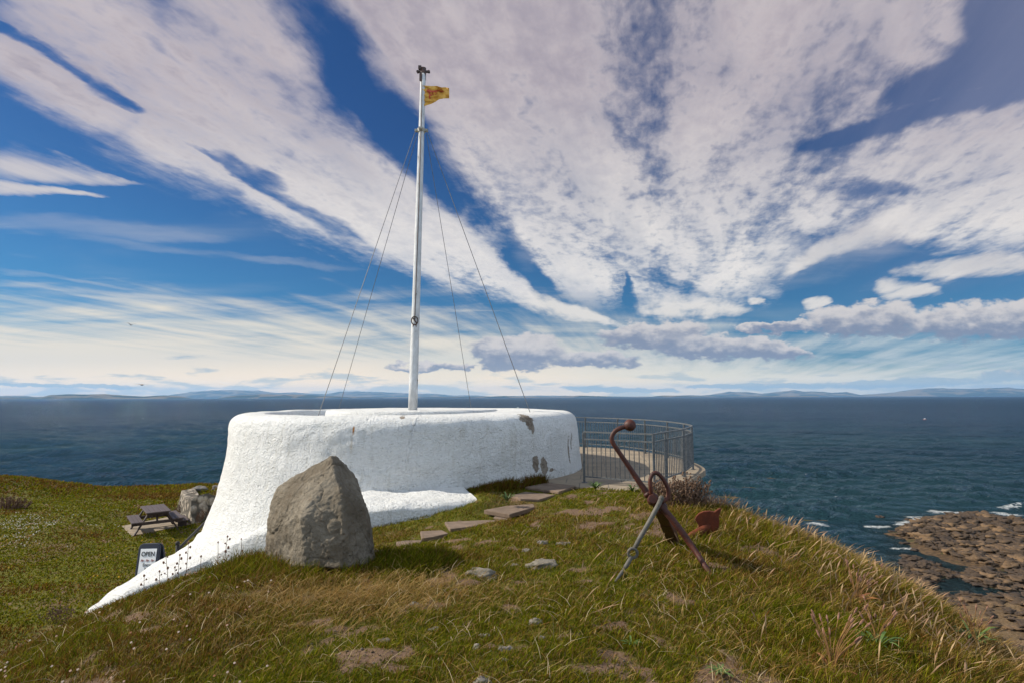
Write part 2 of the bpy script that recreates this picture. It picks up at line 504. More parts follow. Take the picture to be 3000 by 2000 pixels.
# ------------------------------------------------------------------ ground: one height field
TC = Vector((-2.79, 16.06, 0.0))     # middle of the round tower
TERR = -1.85                         # terrace level
BRINK = [(-2.1, -8), (-2.1, 3), (-2.3, 4.4), (-2.55, 5.4), (-1.95, 7.1), (-2.0, 9.4), (-1.4, 11), (-0.5, 12.5), (0, 19), (3.4, 19.5),
         (3.6, 17.5), (3.5, 14.5), (2.9, 12.4), (2.6, 11.0), (2.6, 9.4), (2.6, 8.2), (2.35, 7.0), (1.65, 5.2), (1.3, 4.0), (1.3, -8)]
LAWN = [(-90, -30), (-90, 29), (-45, 30), (-27, 32.5), (-21.5, 30.5), (-18, 32.5), (-12, 33.0), (-9, 29), (-3, 25), (2, 21), (-1, 10), (-2, -30)]
def zlow(x, y):
    return 0
def SHORE_POLY(pts): return [(PZ(u, v, -15)[0], PZ(u, v, -15)[1]) for u, v in pts]
ROCKS_A = SHORE_POLY([(2660, 1548), (2740, 1520), (2850, 1508), (2940, 1522), (3050, 1540), (3250, 1560), (3250, 1680), (3050, 1672), (2900, 1660), (2800, 1640), (2735, 1610), (2690, 1590), (2655, 1570)])
ROCKS_B = SHORE_POLY([(2650, 1650), (2660, 1632), (2720, 1645), (2790, 1668), (2810, 1690), (2760, 1690), (2720, 1720), (2670, 1700)])
ROCKS_C = SHORE_POLY([(2820, 1668), (3250, 1690), (3250, 1775), (3000, 1745), (2880, 1722), (2820, 1690)])
BANK = SHORE_POLY([(2640, 1800), (2700, 1742), (2850, 1752), (3000, 1760), (3250, 1790), (3400, 2200), (2600, 2200)])
BANKTOP = [(PY(u, 1500, y_).x + 0.32, y_ + 0.42) for u, y_ in ((518, 24.6), (530, 23.6), (547, 22.6), (563, 21.9), (582, 21.9), (602, 22.1), (627, 22.4), (662, 22.8))] + [(-9.0, 26.5), (-13.2, 27.0), (-14.6, 26.2)]
def height(x, y, detail=True):
    x = np.asarray(x, float); y = np.asarray(y, float)
    r = np.hypot(x, y)
    warp = (fbm(x * 0.35, y * 0.35, 3, 11) - 0.5) * 1.0
    d = sdf(x, y, BRINK) + warp * sstep(9, 12, np.abs(x) + y * 0.2) * 0.4
    top = -1.60 - 0.028 * np.clip(y - 3, -6, 12)
    top = top - 0.44 * np.exp(-((x + 2.25) ** 2 / (2 * 1.1 ** 2) + (y - 9.2) ** 2 / (2 * 1.3 ** 2)))
    left = sstep(0.4, -1.0, x)
    dl = drop(d, 0.70, 2.0)
    wr = 5.4 - 4.1 * sstep(9.2, 11.5, y)
    dr = np.where(d < wr, 1.3 * np.maximum(d, 0) ** 2 / (2 * wr), 1.3 * (d - wr / 2)) + np.maximum(d - 10, 0) * 0.1
    dr = np.minimum(dr, 13.6)
    mound = top - (dl * left + dr * (1 - left))
    # lawn far below on the left
    lw = -4.72 + 0.16 * np.sin(x * 0.31 + 1.0) * np.cos(y * 0.27) + (fbm(x * 0.22, y * 0.22, 3, 5) - 0.5) * 0.35
    lw = lw + 0.75 * np.exp(-(((x + 28) / 4.5) ** 2 + ((y - 29) / 3.0) ** 2))
    dlw = sdf(x, y, LAWN) + (fbm(x * 0.3, y * 0.3, 3, 23) - 0.5) * 1.2
    lw = lw - drop(dlw, 1.5, 2.2)
    bkd = sdf(x, y, BANKTOP); lw = smx(lw, -3.77 - 0.075 * (y - 22.3) + (fbm(x * 0.8, y * 0.8, 2, 29) - 0.5) * 0.25 - drop(bkd, 2.2, 0.3) , 0.15)
    lw = np.maximum(lw, -16.5)
    z = smx(mound, lw, 0.35)
    # shore to the right
    da = sdf(x, y, ROCKS_A); db = sdf(x, y, ROCKS_B); dc = sdf(x, y, ROCKS_C); dk_ = sdf(x, y, BANK)
    nzs = fbm(x * 0.35, y * 0.6, 4, 31) - 0.5
    sh = -15.75 + 0.0 * x
    sh = np.maximum(sh, -14.85 - 0.10 * np.maximum(da, -1.0) * 1.2 + nzs * 0.5)
    sh = np.maximum(sh, -15.0 - 0.22 * np.maximum(db, -0.6) + nzs * 0.7)
    sh = np.maximum(sh, -15.05 - 0.22 * np.maximum(dc, -0.8) + nzs * 0.9)
    sh = np.maximum(sh, -14.85 - 0.30 * np.maximum(dk_, -4.0) + nzs * 0.8)
    sh = np.where((x > 8) , sh, -16.5)
    z = smx(z, sh, 0.25)
    if detail:
        amp = sstep(-15.5, -13.5, z)
        z = z + amp * ((fbm(x * 1.1, y * 1.1, 3, 41) - 0.5) * 0.10 + (fbm(x * 4.5, y * 4.5, 3, 43) - 0.5) * 0.045)
    return z
def gz(x, y): return float(height(np.array([x]), np.array([y]))[0])
def hit(u, v, y0=2.5, y1=80.0):
    """where a line of sight meets the ground"""
    d = ray(u, v); ys = y0 * (y1 / y0) ** np.linspace(0, 1, 1500)
    xs = d.x / d.y * ys; zs = d.z / d.y * ys
    h = height(xs, ys); k = np.argmax(h > zs)
    return Vector((xs[k], ys[k], float(h[k])))

# patches of bare soil, read from the place
DIRT = []
for (u, v, a, b) in ((1690, 1490, 0.85, 0.8), (1650, 1525, 0.6, 0.3), (1450, 1585, 0.8, 0.25), (1560, 1605, 0.5, 0.2), (1380, 1706, 0.3, 0.10), (1590, 1702, 0.45, 0.12),
                     (1550, 1812, 0.28, 0.12), (1210, 1885, 0.35, 0.16), (1140, 1920, 0.35, 0.12), (1450, 1895, 0.5, 0.12), (1160, 1960, 0.2, 0.1),
                     (1330, 1740, 0.35, 0.10), (1280, 1975, 0.35, 0.08), (1010, 1850, 0.3, 0.15), (1830, 1545, 0.6, 0.25), (1700, 1965, 0.25, 0.08), (1470, 1830, 0.4, 0.1), (1640, 1865, 0.35, 0.08)):
    p = hit(u, v); DIRT.append((p.x, p.y, a, b * 1.6))
def dirt(x, y):
    n = fbm(x * 3.0, y * 3.0, 4, 61)
    m = np.zeros(np.shape(x))
    for (cx, cy, a, b) in DIRT:
        sc_ = 0.62 if cy < 8.5 else 0.95; a, b = a * sc_, b * sc_
        q = 0.85 - np.sqrt(((x - cx) / a) ** 2 + ((y - cy) / b) ** 2)
        m = np.maximum(m, q)
    on = sstep(2.6, 1.2, np.abs(x - 0.25 - (y - 4) * 0.1)) * sstep(11.5, 10, y)
    return np.clip(sstep(0.25, 0.9, m + (n - 0.5) * 2.4 + (fbm(x * 12, y * 12, 2, 78) - 0.5) * 1.0) + on * sstep(0.63, 0.78, n + (fbm(x * 9, y * 9, 2, 77) - 0.5) * 0.3) * 0.6, 0, 1)
def strawness(x, y):
    """0 green turf .. 1 dry straw"""
    n = fbm(x * 0.9, y * 0.9, 3, 71)
    s = 0.30 + (n - 0.5) * 1.7
    s = s + 0.35 * np.exp(-(((x + 1.5) / 0.9) ** 2 + ((y - 5.2) / 0.7) ** 2)) + 0.32 * sstep(1.2, 3.2, x) * sstep(11.0, 6.0, y) * (fbm(x * 0.7, y * 0.7, 2, 79) * 1.6)
    return np.clip(s, 0, 1)
# polar sheet round the viewpoint, finest where one stands
NA, NR = 620, 460
ang = np.radians(np.linspace(-86, 86, NA))
rr = 0.9 * (170 / 0.9) ** np.linspace(0, 1, NR)
A_, R_ = np.meshgrid(ang, rr)
gxm = (R_ * np.sin(A_)).ravel(); gym = (R_ * np.cos(A_) - 2.0).ravel()
gzm = height(gxm, gym)
idx = np.arange(NA * NR).reshape(NR, NA)
Fg = np.stack([idx[:-1, :-1], idx[:-1, 1:], idx[1:, 1:], idx[1:, :-1]], -1).reshape(-1, 4)
m, t, b = mat('turf_and_shore')
p = gpos(t); px_, py_, pz_ = sep(p)
at = attr(t, 'Col'); ar, ag, ab = sep(at)
n1 = noi(p, 1.1, 4.0, 0.6); n2 = noi(p, 9.0, 6.0, 0.65); n3 = noi(p, 55.0, 5.0, 0.7); n4 = noi(p, 0.35, 3.0, 0.6)
green = mix(t, n2.ss(0.35, 0.65), rgb(0.060, 0.062, 0.006), rgb(0.12, 0.112, 0.012))
brown = mix(t, n3.ss(0.35, 0.65), rgb(0.085, 0.055, 0.022), rgb(0.17, 0.115, 0.05))
veg = mix(t, (ag + (n2 - 0.5) * 1.6 + (n4 - 0.5) * 1.6).ss(0.25, 0.85), green, brown)
soil = mix(t, n3.ss(0.3, 0.7), rgb(0.115, 0.070, 0.044), rgb(0.205, 0.132, 0.085))
c = mix(t, (ar + (n3 - 0.5) * 0.7).ss(0.25, 0.7), veg, soil)
rock = mix(t, noi(p, 2.5, 6.0, 0.65).ss(0.35, 0.65), rgb(0.045, 0.030, 0.018), rgb(0.12, 0.075, 0.04))
rock = mix(t, (noi(p, 0.6, 3.0, 0.5) - pz_ * 0.25).ss(0.55, 0.7), rock, rgb(0.05, 0.05, 0.02))
zr = pz_ + (n1 - 0.5) * 2.2
c = mix(t, zr.ss(3.6, 1.6), c, mix(t, n2.ss(0.4, 0.6), rgb(0.19, 0.13, 0.075), rgb(0.09, 0.06, 0.03)))
c = mix(t, zr.ss(2.0, 0.5), c, rock)
link(t, c, b, 'Base Color'); b.inputs['Roughness'].default_value = 0.95; b.inputs['Specular IOR Level'].default_value = 0.15
bump(t, n2 * 0.6 + n3 * 0.5, 0.8, 0.05, b)
M['ground'] = m
gr = mesh_np('ground', np.stack([gxm, gym, gzm], 1), Fg, m, smooth=True)
dm, stw = dirt(gxm, gym), strawness(gxm, gym)
set_col(gr, np.stack([dm, stw, np.zeros_like(dm)], 1))
tag(gr, kind='structure')

# ------------------------------------------------------------------ sea
NA, NR = 900, 760
ang = np.radians(np.linspace(-62, 62, NA))
rr = np.concatenate([17 * (900 / 17) ** np.linspace(0, 1, NR - 60), 900 * (90000 / 900) ** (np.arange(1, 61) / 60.0)])
A_, R_ = np.meshgrid(ang, rr)
sx = (R_ * np.sin(A_)).ravel(); sy = (R_ * np.cos(A_)).ravel()
wv = np.zeros_like(sx); rng = np.random.default_rng(3)
ox, oy = np.zeros_like(sx), np.zeros_like(sx)
rad_ = np.hypot(sx, sy)
cell = rad_ * 0.0062
gust = 0.55 + 0.9 * fbm(sx * 0.02, sy * 0.035, 3, 90)
for i in range(46):
    L = 1.1 * (14 / 1.1) ** (rng.random() ** 1.8)
    th = math.radians(185 + rng.normal() * 30)         # waves run towards the shore
    kx, ky = math.sin(th), math.cos(th)
    amp_ = 0.0260 * L ** 0.72
    ph = (sx * kx + sy * ky) * 2 * PI / L + rng.random() * 6.28 + 2.2 * fbm(sx / L / 5, sy / L / 5, 1, 100 + i)
    fade = np.clip(1.4 - cell / L * 3.2, 0, 1)
    wv += amp_ * np.sin(ph) * fade
    ox += kx * amp_ * np.cos(ph) * fade * 0.9; oy += ky * amp_ * np.cos(ph) * fade * 0.9
calm = np.ones_like(sx)
near = (rad_ < 130)
dshore = np.full_like(sx, 50.0)
dshore[near] = np.minimum(np.minimum(sdf(sx[near], sy[near], ROCKS_A), sdf(sx[near], sy[near], ROCKS_B)), np.minimum(sdf(sx[near], sy[near], ROCKS_C), sdf(sx[near], sy[near], BANK)))
calm = 0.06 + 0.94 * sstep(0.0, 14.0, dshore)
k_ = gust * calm
V = np.stack([sx + ox * k_, sy + oy * k_, wv * k_ - EYE], 1)
idx = np.arange(NA * NR).reshape(NR, NA)
Fs = np.stack([idx[:-1, :-1], idx[:-1, 1:], idx[1:, 1:], idx[1:, :-1]], -1).reshape(-1, 4)
m, t, b = mat('sea_water')
p = gpos(t); px_, py_, pz_ = sep(p)
dist = (px_ * px_ + py_ * py_).sqrt()
wsc = stretch(p, 0.7, 1.15, 0.0, math.radians(-6))
w1 = noi(wsc, 0.55, 5.0, 0.62, 0.4); w2 = noi(wsc, 2.2, 5.0, 0.62, 0.3); w0 = noi(stretch(p, 0.5, 1.2, 0.0), 0.12, 4.0, 0.6, 0.3)
patch = noi(stretch(p, 0.35, 1.2, 0.0, 0.1), 0.012, 4.0, 0.55, 0.5)
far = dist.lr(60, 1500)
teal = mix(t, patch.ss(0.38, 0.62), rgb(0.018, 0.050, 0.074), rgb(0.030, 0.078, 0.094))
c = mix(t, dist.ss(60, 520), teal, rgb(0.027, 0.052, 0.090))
bed = (attr(t, 'Col'))
sh_, wt_, _z = sep(bed)
c = mix(t, sh_ * 0.75, c, rgb(0.020, 0.028, 0.026))
foam_n = (noi(stretch(p, 0.6, 1.5, 0.0, 0.25), 1.7, 7.0, 0.7, 0.8))
foam = (wt_ + (foam_n - 0.5) * 4.2).ss(0.62, 1.15)
c = mix(t, foam, c, rgb(0.75, 0.78, 0.78))
w3 = noi(wsc, 6.0, 4.0, 0.65)
bn = bump(t, w0 * 1.0 + w1 * 1.4 + w2 * 0.95 + w3 * 0.25, 1.0, 2.6, b)
t.nodes.remove(b)
df = t.nodes.new('ShaderNodeBsdfDiffuse'); t.links.new(c.k, df.inputs['Color']); t.links.new(bn, df.inputs['Normal'])
gl = t.nodes.new('ShaderNodeBsdfGlossy'); gl.inputs['Roughness'].default_value = 0.06; t.links.new(bn, gl.inputs['Normal'])
gl.inputs['Color'].default_value = (0.72, 0.86, 0.98, 1)
fr = t.nodes.new('ShaderNodeFresnel'); fr.inputs['IOR'].default_value = 1.33; t.links.new(bn, fr.inputs['Normal'])
# wind roughened water: facets turned to the viewer keep the mirror share low even far out
cap = dist.ss(40, 1100, 0.80, 0.27)
fac = X(t, fr.outputs[0]).min(cap) * (1.0 - foam)
ms = t.nodes.new('ShaderNodeMixShader'); t.links.new(fac.k, ms.inputs[0]); t.links.new(df.outputs[0], ms.inputs[1]); t.links.new(gl.outputs[0], ms.inputs[2])
out_ = [q for q in t.nodes if q.type == 'OUTPUT_MATERIAL'][0]; t.links.new(ms.outputs[0], out_.inputs['Surface'])
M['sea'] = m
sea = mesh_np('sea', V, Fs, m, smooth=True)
FOAM = []; FJ = 2.2
for (u1, v1, u2, v2, hw) in ((2640, 1535, 2690, 1520, 5), (2680, 1514, 2790, 1518, 5), (2740, 1497, 2850, 1503, 6), (2785, 1500, 2840, 1512, 4), (2840, 1522, 2910, 1524, 3.5),
                             (2935, 1487, 2985, 1481, 4), (2930, 1503, 3060, 1512, 5), (2560, 1540, 2600, 1540, 3), (2370, 1540, 2405, 1543, 5), (2620, 1602, 2670, 1604, 3.5),
                             (2155, 1501, 2185, 1504, 4), (2540, 1541, 2580, 1543, 3), (2450, 1462, 2480, 1461, 1.6)):
    a, bb = PZ(u1, v1, -EYE), PZ(u2, v2, -EYE); hwm = abs(PZ(u1, v1 + hw, -EYE).y - PZ(u1, v1, -EYE).y) * 1.1
    FOAM.append((a, bb, hwm))
fm = np.zeros_like(sx)
for a, bb, hwm in FOAM:
    ex, ey = bb.x - a.x, bb.y - a.y; tq = np.clip(((sx - a.x) * ex + (sy - a.y) * ey) / (ex * ex + ey * ey), 0, 1)
    dd = np.hypot(sx - a.x - ex * tq, sy - a.y - ey * tq) * (0.6 + 0.9 * vn(sx * 0.8, sy * 0.5, 7))
    fm = np.maximum(fm, 1.15 - (dd / hwm) ** 2 * 0.6)
fm = np.clip(fm, 0, 1.2)
shl = sstep(6.0, -1.0, dshore) * near
set_col(sea, np.stack([shl, fm, fm * 0], 1))
tag(sea, kind='structure')

# ------------------------------------------------------------------ far shores across the firth
def hills(name, prof, dist_, deep, seed, mat_, jag=1.0):
    us = np.arange(prof[0][0], prof[-1][0] + 1, 2.5)
    vt = np.interp(us, [q[0] for q in prof], [q[1] for q in prof])
    hz = 1165.5 - 9 * us / 3000
    vt = np.minimum(vt - (fbm(us * 0.05, us * 0 + seed, 4, seed) - 0.5) * 2.2 * jag * np.clip((hz - vt) / 4, 0, 1), hz + 0.4)
    V = []; rows = 9
    for j in range(rows):
        s_ = j / (rows - 1)
        for i, u in enumerate(us):
            d = ray(float(u), 1161.0); az = math.atan2(d.x, d.y)
            rtop = dist_ + deep * 0.6
            q = ray(float(u), float(vt[i])); hh = max(0.0, q.z / math.hypot(q.x, q.y) * rtop + EYE)
            if s_ <= 0.75:
                k = s_ / 0.75; r = dist_ + deep * 0.6 * k; h = hh * (k ** 0.55) * (1 + 0.25 * (1 - k) * k * 4 * (vn(u * 0.06, j * 0.9, seed + 3) - 0.5) * 2)
                if j == rows - 3: h = hh
                if j == 0: h = -5
            else:
                k = (s_ - 0.75) / 0.25; r = rtop + deep * 0.4 * k; h = hh * (1 - k) - 5 * k
            V.append((math.sin(az) * r, math.cos(az) * r, h - EYE))
    n = len(us); F = [(j * n + i, j * n + i + 1, (j + 1) * n + i + 1, (j + 1) * n + i) for j in range(rows - 1) for i in range(n - 1)]
    o = mesh_np(name, np.array(V), F, mat_, smooth=True); tag(o, kind='structure'); return o
m, t, b = mat('far_land')
p = gpos(t)
fields = noi(stretch(p, 1.0, 1.0, 6.0), 0.0011, 4.0, 0.6); fl = vor(stretch(p, 1.0, 0.5, 1.0), 0.0016)
c = mix(t, fields.ss(0.4, 0.6), rgb(0.020, 0.030, 0.018), rgb(0.045, 0.05, 0.028))
c = mix(t, (fl + fields).ss(0.95, 1.1), c, rgb(0.16, 0.12, 0.07))
link(t, c, b, 'Base Color'); b.inputs['Roughness'].default_value = 1.0; b.inputs['Specular IOR Level'].default_value = 0.0
M['far'] = m
FARL = [(470, 1165), (497, 1155), (561, 1146), (650, 1140.5), (720, 1143), (759, 1142), (803, 1149), (867, 1148), (918, 1152), (957, 1153), (995, 1146), (1046, 1145), (1110, 1147), (1180, 1150), (1225, 1151.5), (1275, 1152), (1330, 1157), (1384, 1156), (1420, 1159), (1441, 1160), (1560, 1157), (1723, 1158)]
hills('hills', [(-300, 1160), (-60, 1156), (0, 1158), (60, 1157), (110, 1161), (200, 1158), (420, 1163), (470, 1165)], 21000, 5000, 2, m)
hills('hills', FARL + [(1832, 1161)], 26000, 8000, 4, m)
hills('hills', [(1900, 1161), (2005, 1156), (2060, 1157), (2099, 1152), (2138, 1146), (2189, 1147), (2233, 1152), (2278, 1147), (2329, 1141.5), (2355, 1145), (2412, 1146), (2437, 1149), (2480, 1147), (2520, 1155), (2584, 1151), (2620, 1148), (2680, 1139), (2744, 1135), (2800, 1137), (2839, 1137), (2900, 1135), (2954, 1134), (3000, 1138), (3200, 1141), (3400, 1150)], 24000, 7000, 6, m)
hills('near_shore', [(-300, 1164), (120, 1163), (147, 1156), (200, 1153.5), (250, 1154), (306, 1153), (348, 1156), (420, 1160), (480, 1157), (520, 1158), (548, 1163), (560, 1165)], 13000, 2500, 8, m, 0.6)
hills('near_shore', [(640, 1165), (660, 1161), (689, 1157), (720, 1156), (765, 1153), (820, 1154), (880, 1154), (957, 1158), (1010, 1161), (1120, 1162.5), (1300, 1161), (1440, 1160), (1480, 1158), (1510, 1160), (1620, 1161), (1700, 1157), (1760, 1159), (1860, 1161), (1905, 1161), (1940, 1157), (1990, 1158), (2040, 1160), (2100, 1160.5), (2400, 1159.5)], 15000, 2500, 9, m, 0.5)

# ------------------------------------------------------------------ air between here and the far shore
def add_haze():
    hz_ = MB(); hz_.box((0, 11000, (-16.5 - 1 + 620) / 2 - EYE), (76000, 52000, 637.5))
    m = bpy.data.materials.new('haze'); m.use_nodes = True; t = m.node_tree; t.nodes.clear()
    v = t.nodes.new('ShaderNodeVolumePrincipled'); v.inputs['Color'].default_value = (0.30, 0.56, 0.90, 1)
    v.inputs['Density'].default_value = 2.9e-5; v.inputs['Anisotropy'].default_value = 0.1
    o = t.nodes.new('ShaderNodeOutputMaterial'); t.links.new(v.outputs[0], o.inputs['Volume'])
    h = hz_.build('haze', m); tag(h, kind='stuff')
add_haze()

# ------------------------------------------------------------------ round white tower
def tower_hit(u, v, R=4.68):
    d = ray(u, v); a = d.x ** 2 + d.y ** 2; bq = -2 * (d.x * TC.x + d.y * TC.y); cq = TC.x ** 2 + TC.y ** 2 - R * R
    disc = bq * bq - 4 * a * cq
    s_ = (-bq - math.sqrt(max(disc, 0))) / (2 * a); return d * s_
m, t, b = mat('limewash')
p = gpos(t); px_, py_, pz_ = sep(p)
na = noi(p, 0.9, 4.0, 0.6); nb = noi(p, 7.0, 6.0, 0.65); nc = noi(p, 28.0, 5.0, 0.65)
c = mix(t, (na + (nb - 0.5) * 0.8).ss(0.35, 0.7), rgb(0.84, 0.83, 0.80), rgb(0.76, 0.755, 0.725))
streak = noi(stretch(p, 3.0, 3.0, 0.25), 3.0, 5.0, 0.6)
c = mix(t, streak.ss(0.52, 0.72) * 0.5, c, rgb(0.60, 0.575, 0.50))
c = mix(t, (noi(p, 38.0, 3.0, 0.6) + (na - 0.5) * 0.5).ss(0.70, 0.78) * 0.7, c, rgb(0.22, 0.20, 0.16))
PATCH = []
nj = noi(p, 16.0, 5.0, 0.7)
def spot(u, v, rx, rz, n_amp=0.5, soft=0.12):
    q = W(tower_hit(u, v)); tx = Vector((q.y - TC.y, -(q.x - TC.x), 0)).normalized()
    lx = (px_ - q.x) * tx.x + (py_ - q.y) * tx.y; lz = pz_ - q.z
    nr = (px_ - q.x) * tx.y * -1.0 + (py_ - q.y) * tx.x
    return 1.0 - ((lx / rx) * (lx / rx) + (lz / rz) * (lz / rz) + nr * nr * 0.5).sqrt() + (nb - 0.5) * n_amp * 3.4 + (nj - 0.5) * n_amp * 2.4
pl = spot(1560, 1226, 0.21, 0.09).max(spot(1563, 1240, 0.13, 0.13)).max(spot(1569, 1254, 0.06, 0.12)).max(spot(1574, 1358, 0.10, 0.19)).max(spot(1598, 1364, 0.13, 0.19)).max(spot(1671, 1320, 0.05, 0.28, 0.7)).max(spot(1679, 1290, 0.03, 0.2, 0.7)).max(spot(1618, 1376, 0.12, 0.04, 0.9) - 0.1).max(spot(1175, 1224, 0.05, 0.03, 0.9))
nic = pl.ss(-0.02, 0.06)
c = mix(t, nic, c, mix(t, nb.ss(0.4, 0.6), rgb(0.20, 0.155, 0.115), rgb(0.34, 0.29, 0.23)))
rs = spot(1030, 1262, 0.03, 0.13, 0.3).max(0.0)
c = mix(t, rs.ss(0.0, 0.7), c, rgb(0.42, 0.17, 0.03))
rs2 = spot(1026, 1300, 0.045, 0.22, 0.5).max(0.0)
c = mix(t, rs2 * 0.4, c, rgb(0.55, 0.38, 0.18))
# a raised repaired crack running down the render
q1, q2 = W(tower_hit(1211, 1222)), W(tower_hit(1186, 1378))
cx_ = ((pz_ - q1.z) / (q2.z - q1.z)); lat = px_ - (cx_ * (q2.x - q1.x) + q1.x) + (noi(stretch(p, 0.0, 0.0, 1.0), 2.2, 5.0, 0.7) - 0.5) * 0.22
crk = (1.0 - (lat / 0.035).abs()).max(0.0) * cx_.ss(-0.05, 0.02) * cx_.ss(1.05, 0.95) * py_.ss(14.0, 13.5)
# damp green line at the foot on the right
c = mix(t, (noi(p, 5.0, 4.0, 0.6) - (pz_ - (EYE - 1.85)) * 2.5).ss(0.35, 0.6) * px_.ss(-1.2, 0.4) * 0.5, c, rgb(0.33, 0.31, 0.24))
dirt_up = noi(p, 12.0, 5.0, 0.7)
link(t, c, b, 'Base Color'); b.inputs['Roughness'].default_value = 0.85; b.inputs['Specular IOR Level'].default_value = 0.25
b0 = bump(t, nb * 1.2 + nc * 0.7 - nic * 0.5 + crk * 0.6, 1.0, 0.06, b)
b0 = bump(t, vor(stretch(p, 1, 1, 1), 24.0, 'SMOOTH_F1') * 1.0 + noi(p, 60.0, 3.0, 0.6) * 0.6, 0.8, 0.03, b, b0)
M['lime'] = m
PROF = [(6.3, -5.6), (5.85, -4.9), (5.44, -4.0), (5.10, -3.15), (4.83, -2.4), (4.69, -1.85), (4.64, -1.3), (4.60, -0.85), (4.56, -0.62), (4.50, -0.50), (4.38, -0.42), (4.2, -0.385), (3.95, -0.38)]
pr = [Vector((q[0], q[1], 0)) for q in PROF]
prs = cat(pr, 7)
NT = 460
V = []; F = []
for j, q in enumerate(prs):
    for i in range(NT):
        a = 2 * PI * i / NT
        x, y = math.cos(a), math.sin(a)
        lum = (mnoise.noise((x * 3.2, y * 3.2, q.y * 1.4)) * 0.055 + mnoise.noise((x * 9, y * 9, q.y * 4)) * 0.020 + mnoise.noise((x * 26, y * 26, q.y * 9)) * 0.010)
        r = q.x + lum
        z = q.y + (mnoise.noise((x * 4, y * 4, 3.0)) * 0.02 if q.y > -0.7 else 0) + (mnoise.noise((x * 14, y * 14, 7.0)) * 0.008 if q.y > -0.5 else 0)
        V.append((TC.x + r * x, TC.y + r * y, z))
n_out = len(prs)
# inner lip and sunken floor, deep on the left and running out on the right
for j, (r, k) in enumerate(((3.80, 0.06), (3.74, 0.35), (3.70, 0.9), (3.60, 1.0), (2.0, 1.0), (0.02, 1.0))):
    for i in range(NT):
        a = 2 * PI * i / NT; x, y = math.cos(a), math.sin(a)
        dp = 0.22 * max(0.0, min(1.0, 0.42 - 0.75 * x * (r / 3.7) ))
        rim = mnoise.noise((x * 4, y * 4, 3.0)) * 0.02
        V.append((TC.x + r * x, TC.y + r * y, -0.385 + rim * (1 if j < 3 else 0) - dp * k + (0.02 if (x > 0 and j < 4) else 0)))
nrow = n_out + 6
for j in range(nrow - 1):
    for i in range(NT):
        F.append((j * NT + i, j * NT + (i + 1) % NT, (j + 1) * NT + (i + 1) % NT, (j + 1) * NT + i))
tower = empty('white_tower', (TC.x, TC.y, -4.9))
tag(tower, 'large round whitewashed tower with flared base and peeling patches', 'tower')
mesh_np('wall', np.array(V), F, M['lime'], tower, smooth=True)
V = []; F = []
pp = [(2.34, -0.75), (2.34, -0.42), (2.32, -0.355), (2.27, -0.335), (2.1, -0.33), (0.02, -0.33)]
for j, (r, z) in enumerate(pp):
    for i in range(160):
        a = 2 * PI * i / 160
        V.append((TC.x + r * math.cos(a) + 0.03, TC.y + r * math.sin(a) - 0.05, z + mnoise.noise((math.cos(a) * 3, math.sin(a) * 3, 1)) * 0.008))
for j in range(len(pp) - 1):
    for i in range(160): F.append((j * 160 + i, j * 160 + (i + 1) % 160, (j + 1) * 160 + (i + 1) % 160, (j + 1) * 160 + i))
mesh_np('plinth', np.array(V), F, M['lime'], tower, smooth=True)

# sloping skirt that hugs the tower and runs down to the left as a stair parapet
OUT = []
for (u, v, z) in ((1400, 1468, -1.93), (1296, 1479, -1.91), (1200, 1483, -1.90), (1100, 1487, -1.90), (1000, 1492, -1.92), (900, 1505, -2.0), (840, 1524, -2.12), (784, 1548, -2.28), (715, 1575, -2.45), (655, 1604, -2.63), (600, 1632, -2.8)):
    OUT.append(PZ(u, v, z))
OUT += [PY(530, 1667, 10.0), PY(459, 1702, 9.8), PY(357, 1748, 9.45), PY(272, 1790, 9.2), PY(235, 1835, 9.1)]
INN = []
for i in range(10):
    o = OUT[i]; dv = Vector((o.x - TC.x, o.y - TC.y, 0)).normalized()
    zz_ = (-1.83, -1.83, -1.83, -1.83, -1.83, -1.84, -1.86, -1.93, -2.2, -2.62)[i]
    rr_ = (4.55,) * 7 + (4.6, 4.7, 4.8)
    INN.append(Vector((TC.x + dv.x * rr_[i], TC.y + dv.y * rr_[i], zz_)))
INN += [PY(604, 1548, 13.7), PY(561, 1584, 13.1), PY(485, 1630, 12.0), PY(357, 1711, 10.7), PY(268, 1778, 9.6), PY(232, 1828, 9.3)]
OC, IC = cat(OUT, 7), cat(INN, 7)
V = []; F = []; rows = len(OC); NCc = 16
for i in range(rows):
    o, n_ = OC[i], IC[i]
    prof = []
    prof.append(Vector((n_.x, n_.y, n_.z - 2.6)))
    prof.append(Vector((n_.x, n_.y, n_.z - 0.06)))
    for k in range(NCc + 1):
        s_ = k / NCc; q = n_.lerp(o, s_)
        q.z += 0.05 * math.sin(PI * s_) + mnoise.noise((q.x * 1.6, q.y * 1.6, 0)) * 0.05 + mnoise.noise((q.x * 6, q.y * 6, 4)) * 0.018
        if k in (0, NCc): q.z -= 0.03
        prof.append(q)
    d_ = Vector((o.x - n_.x, o.y - n_.y, 0)).normalized()
    prof.append(Vector((o.x + d_.x * 0.03, o.y + d_.y * 0.03, o.z - 0.06 + mnoise.noise((o.x * 3, o.y * 3, 9)) * 0.02)))
    prof.append(Vector((o.x + d_.x * 0.05, o.y + d_.y * 0.05, o.z - 0.3)))
    prof.append(Vector((o.x + d_.x * 0.06, o.y + d_.y * 0.06, o.z - 2.2)))
    V += prof
nc_ = NCc + 6
for i in range(rows - 1):
    for k in range(nc_ - 1): F.append((i * nc_ + k, i * nc_ + k + 1, (i + 1) * nc_ + k + 1, (i + 1) * nc_ + k))
F.append(tuple(range(nc_))); F.append(tuple((rows - 1) * nc_ + k for k in range(nc_ - 1, -1, -1)))
mesh_np('sloping_skirt', np.array([tuple(q) for q in V]), F, M['lime'], tower, smooth=True)

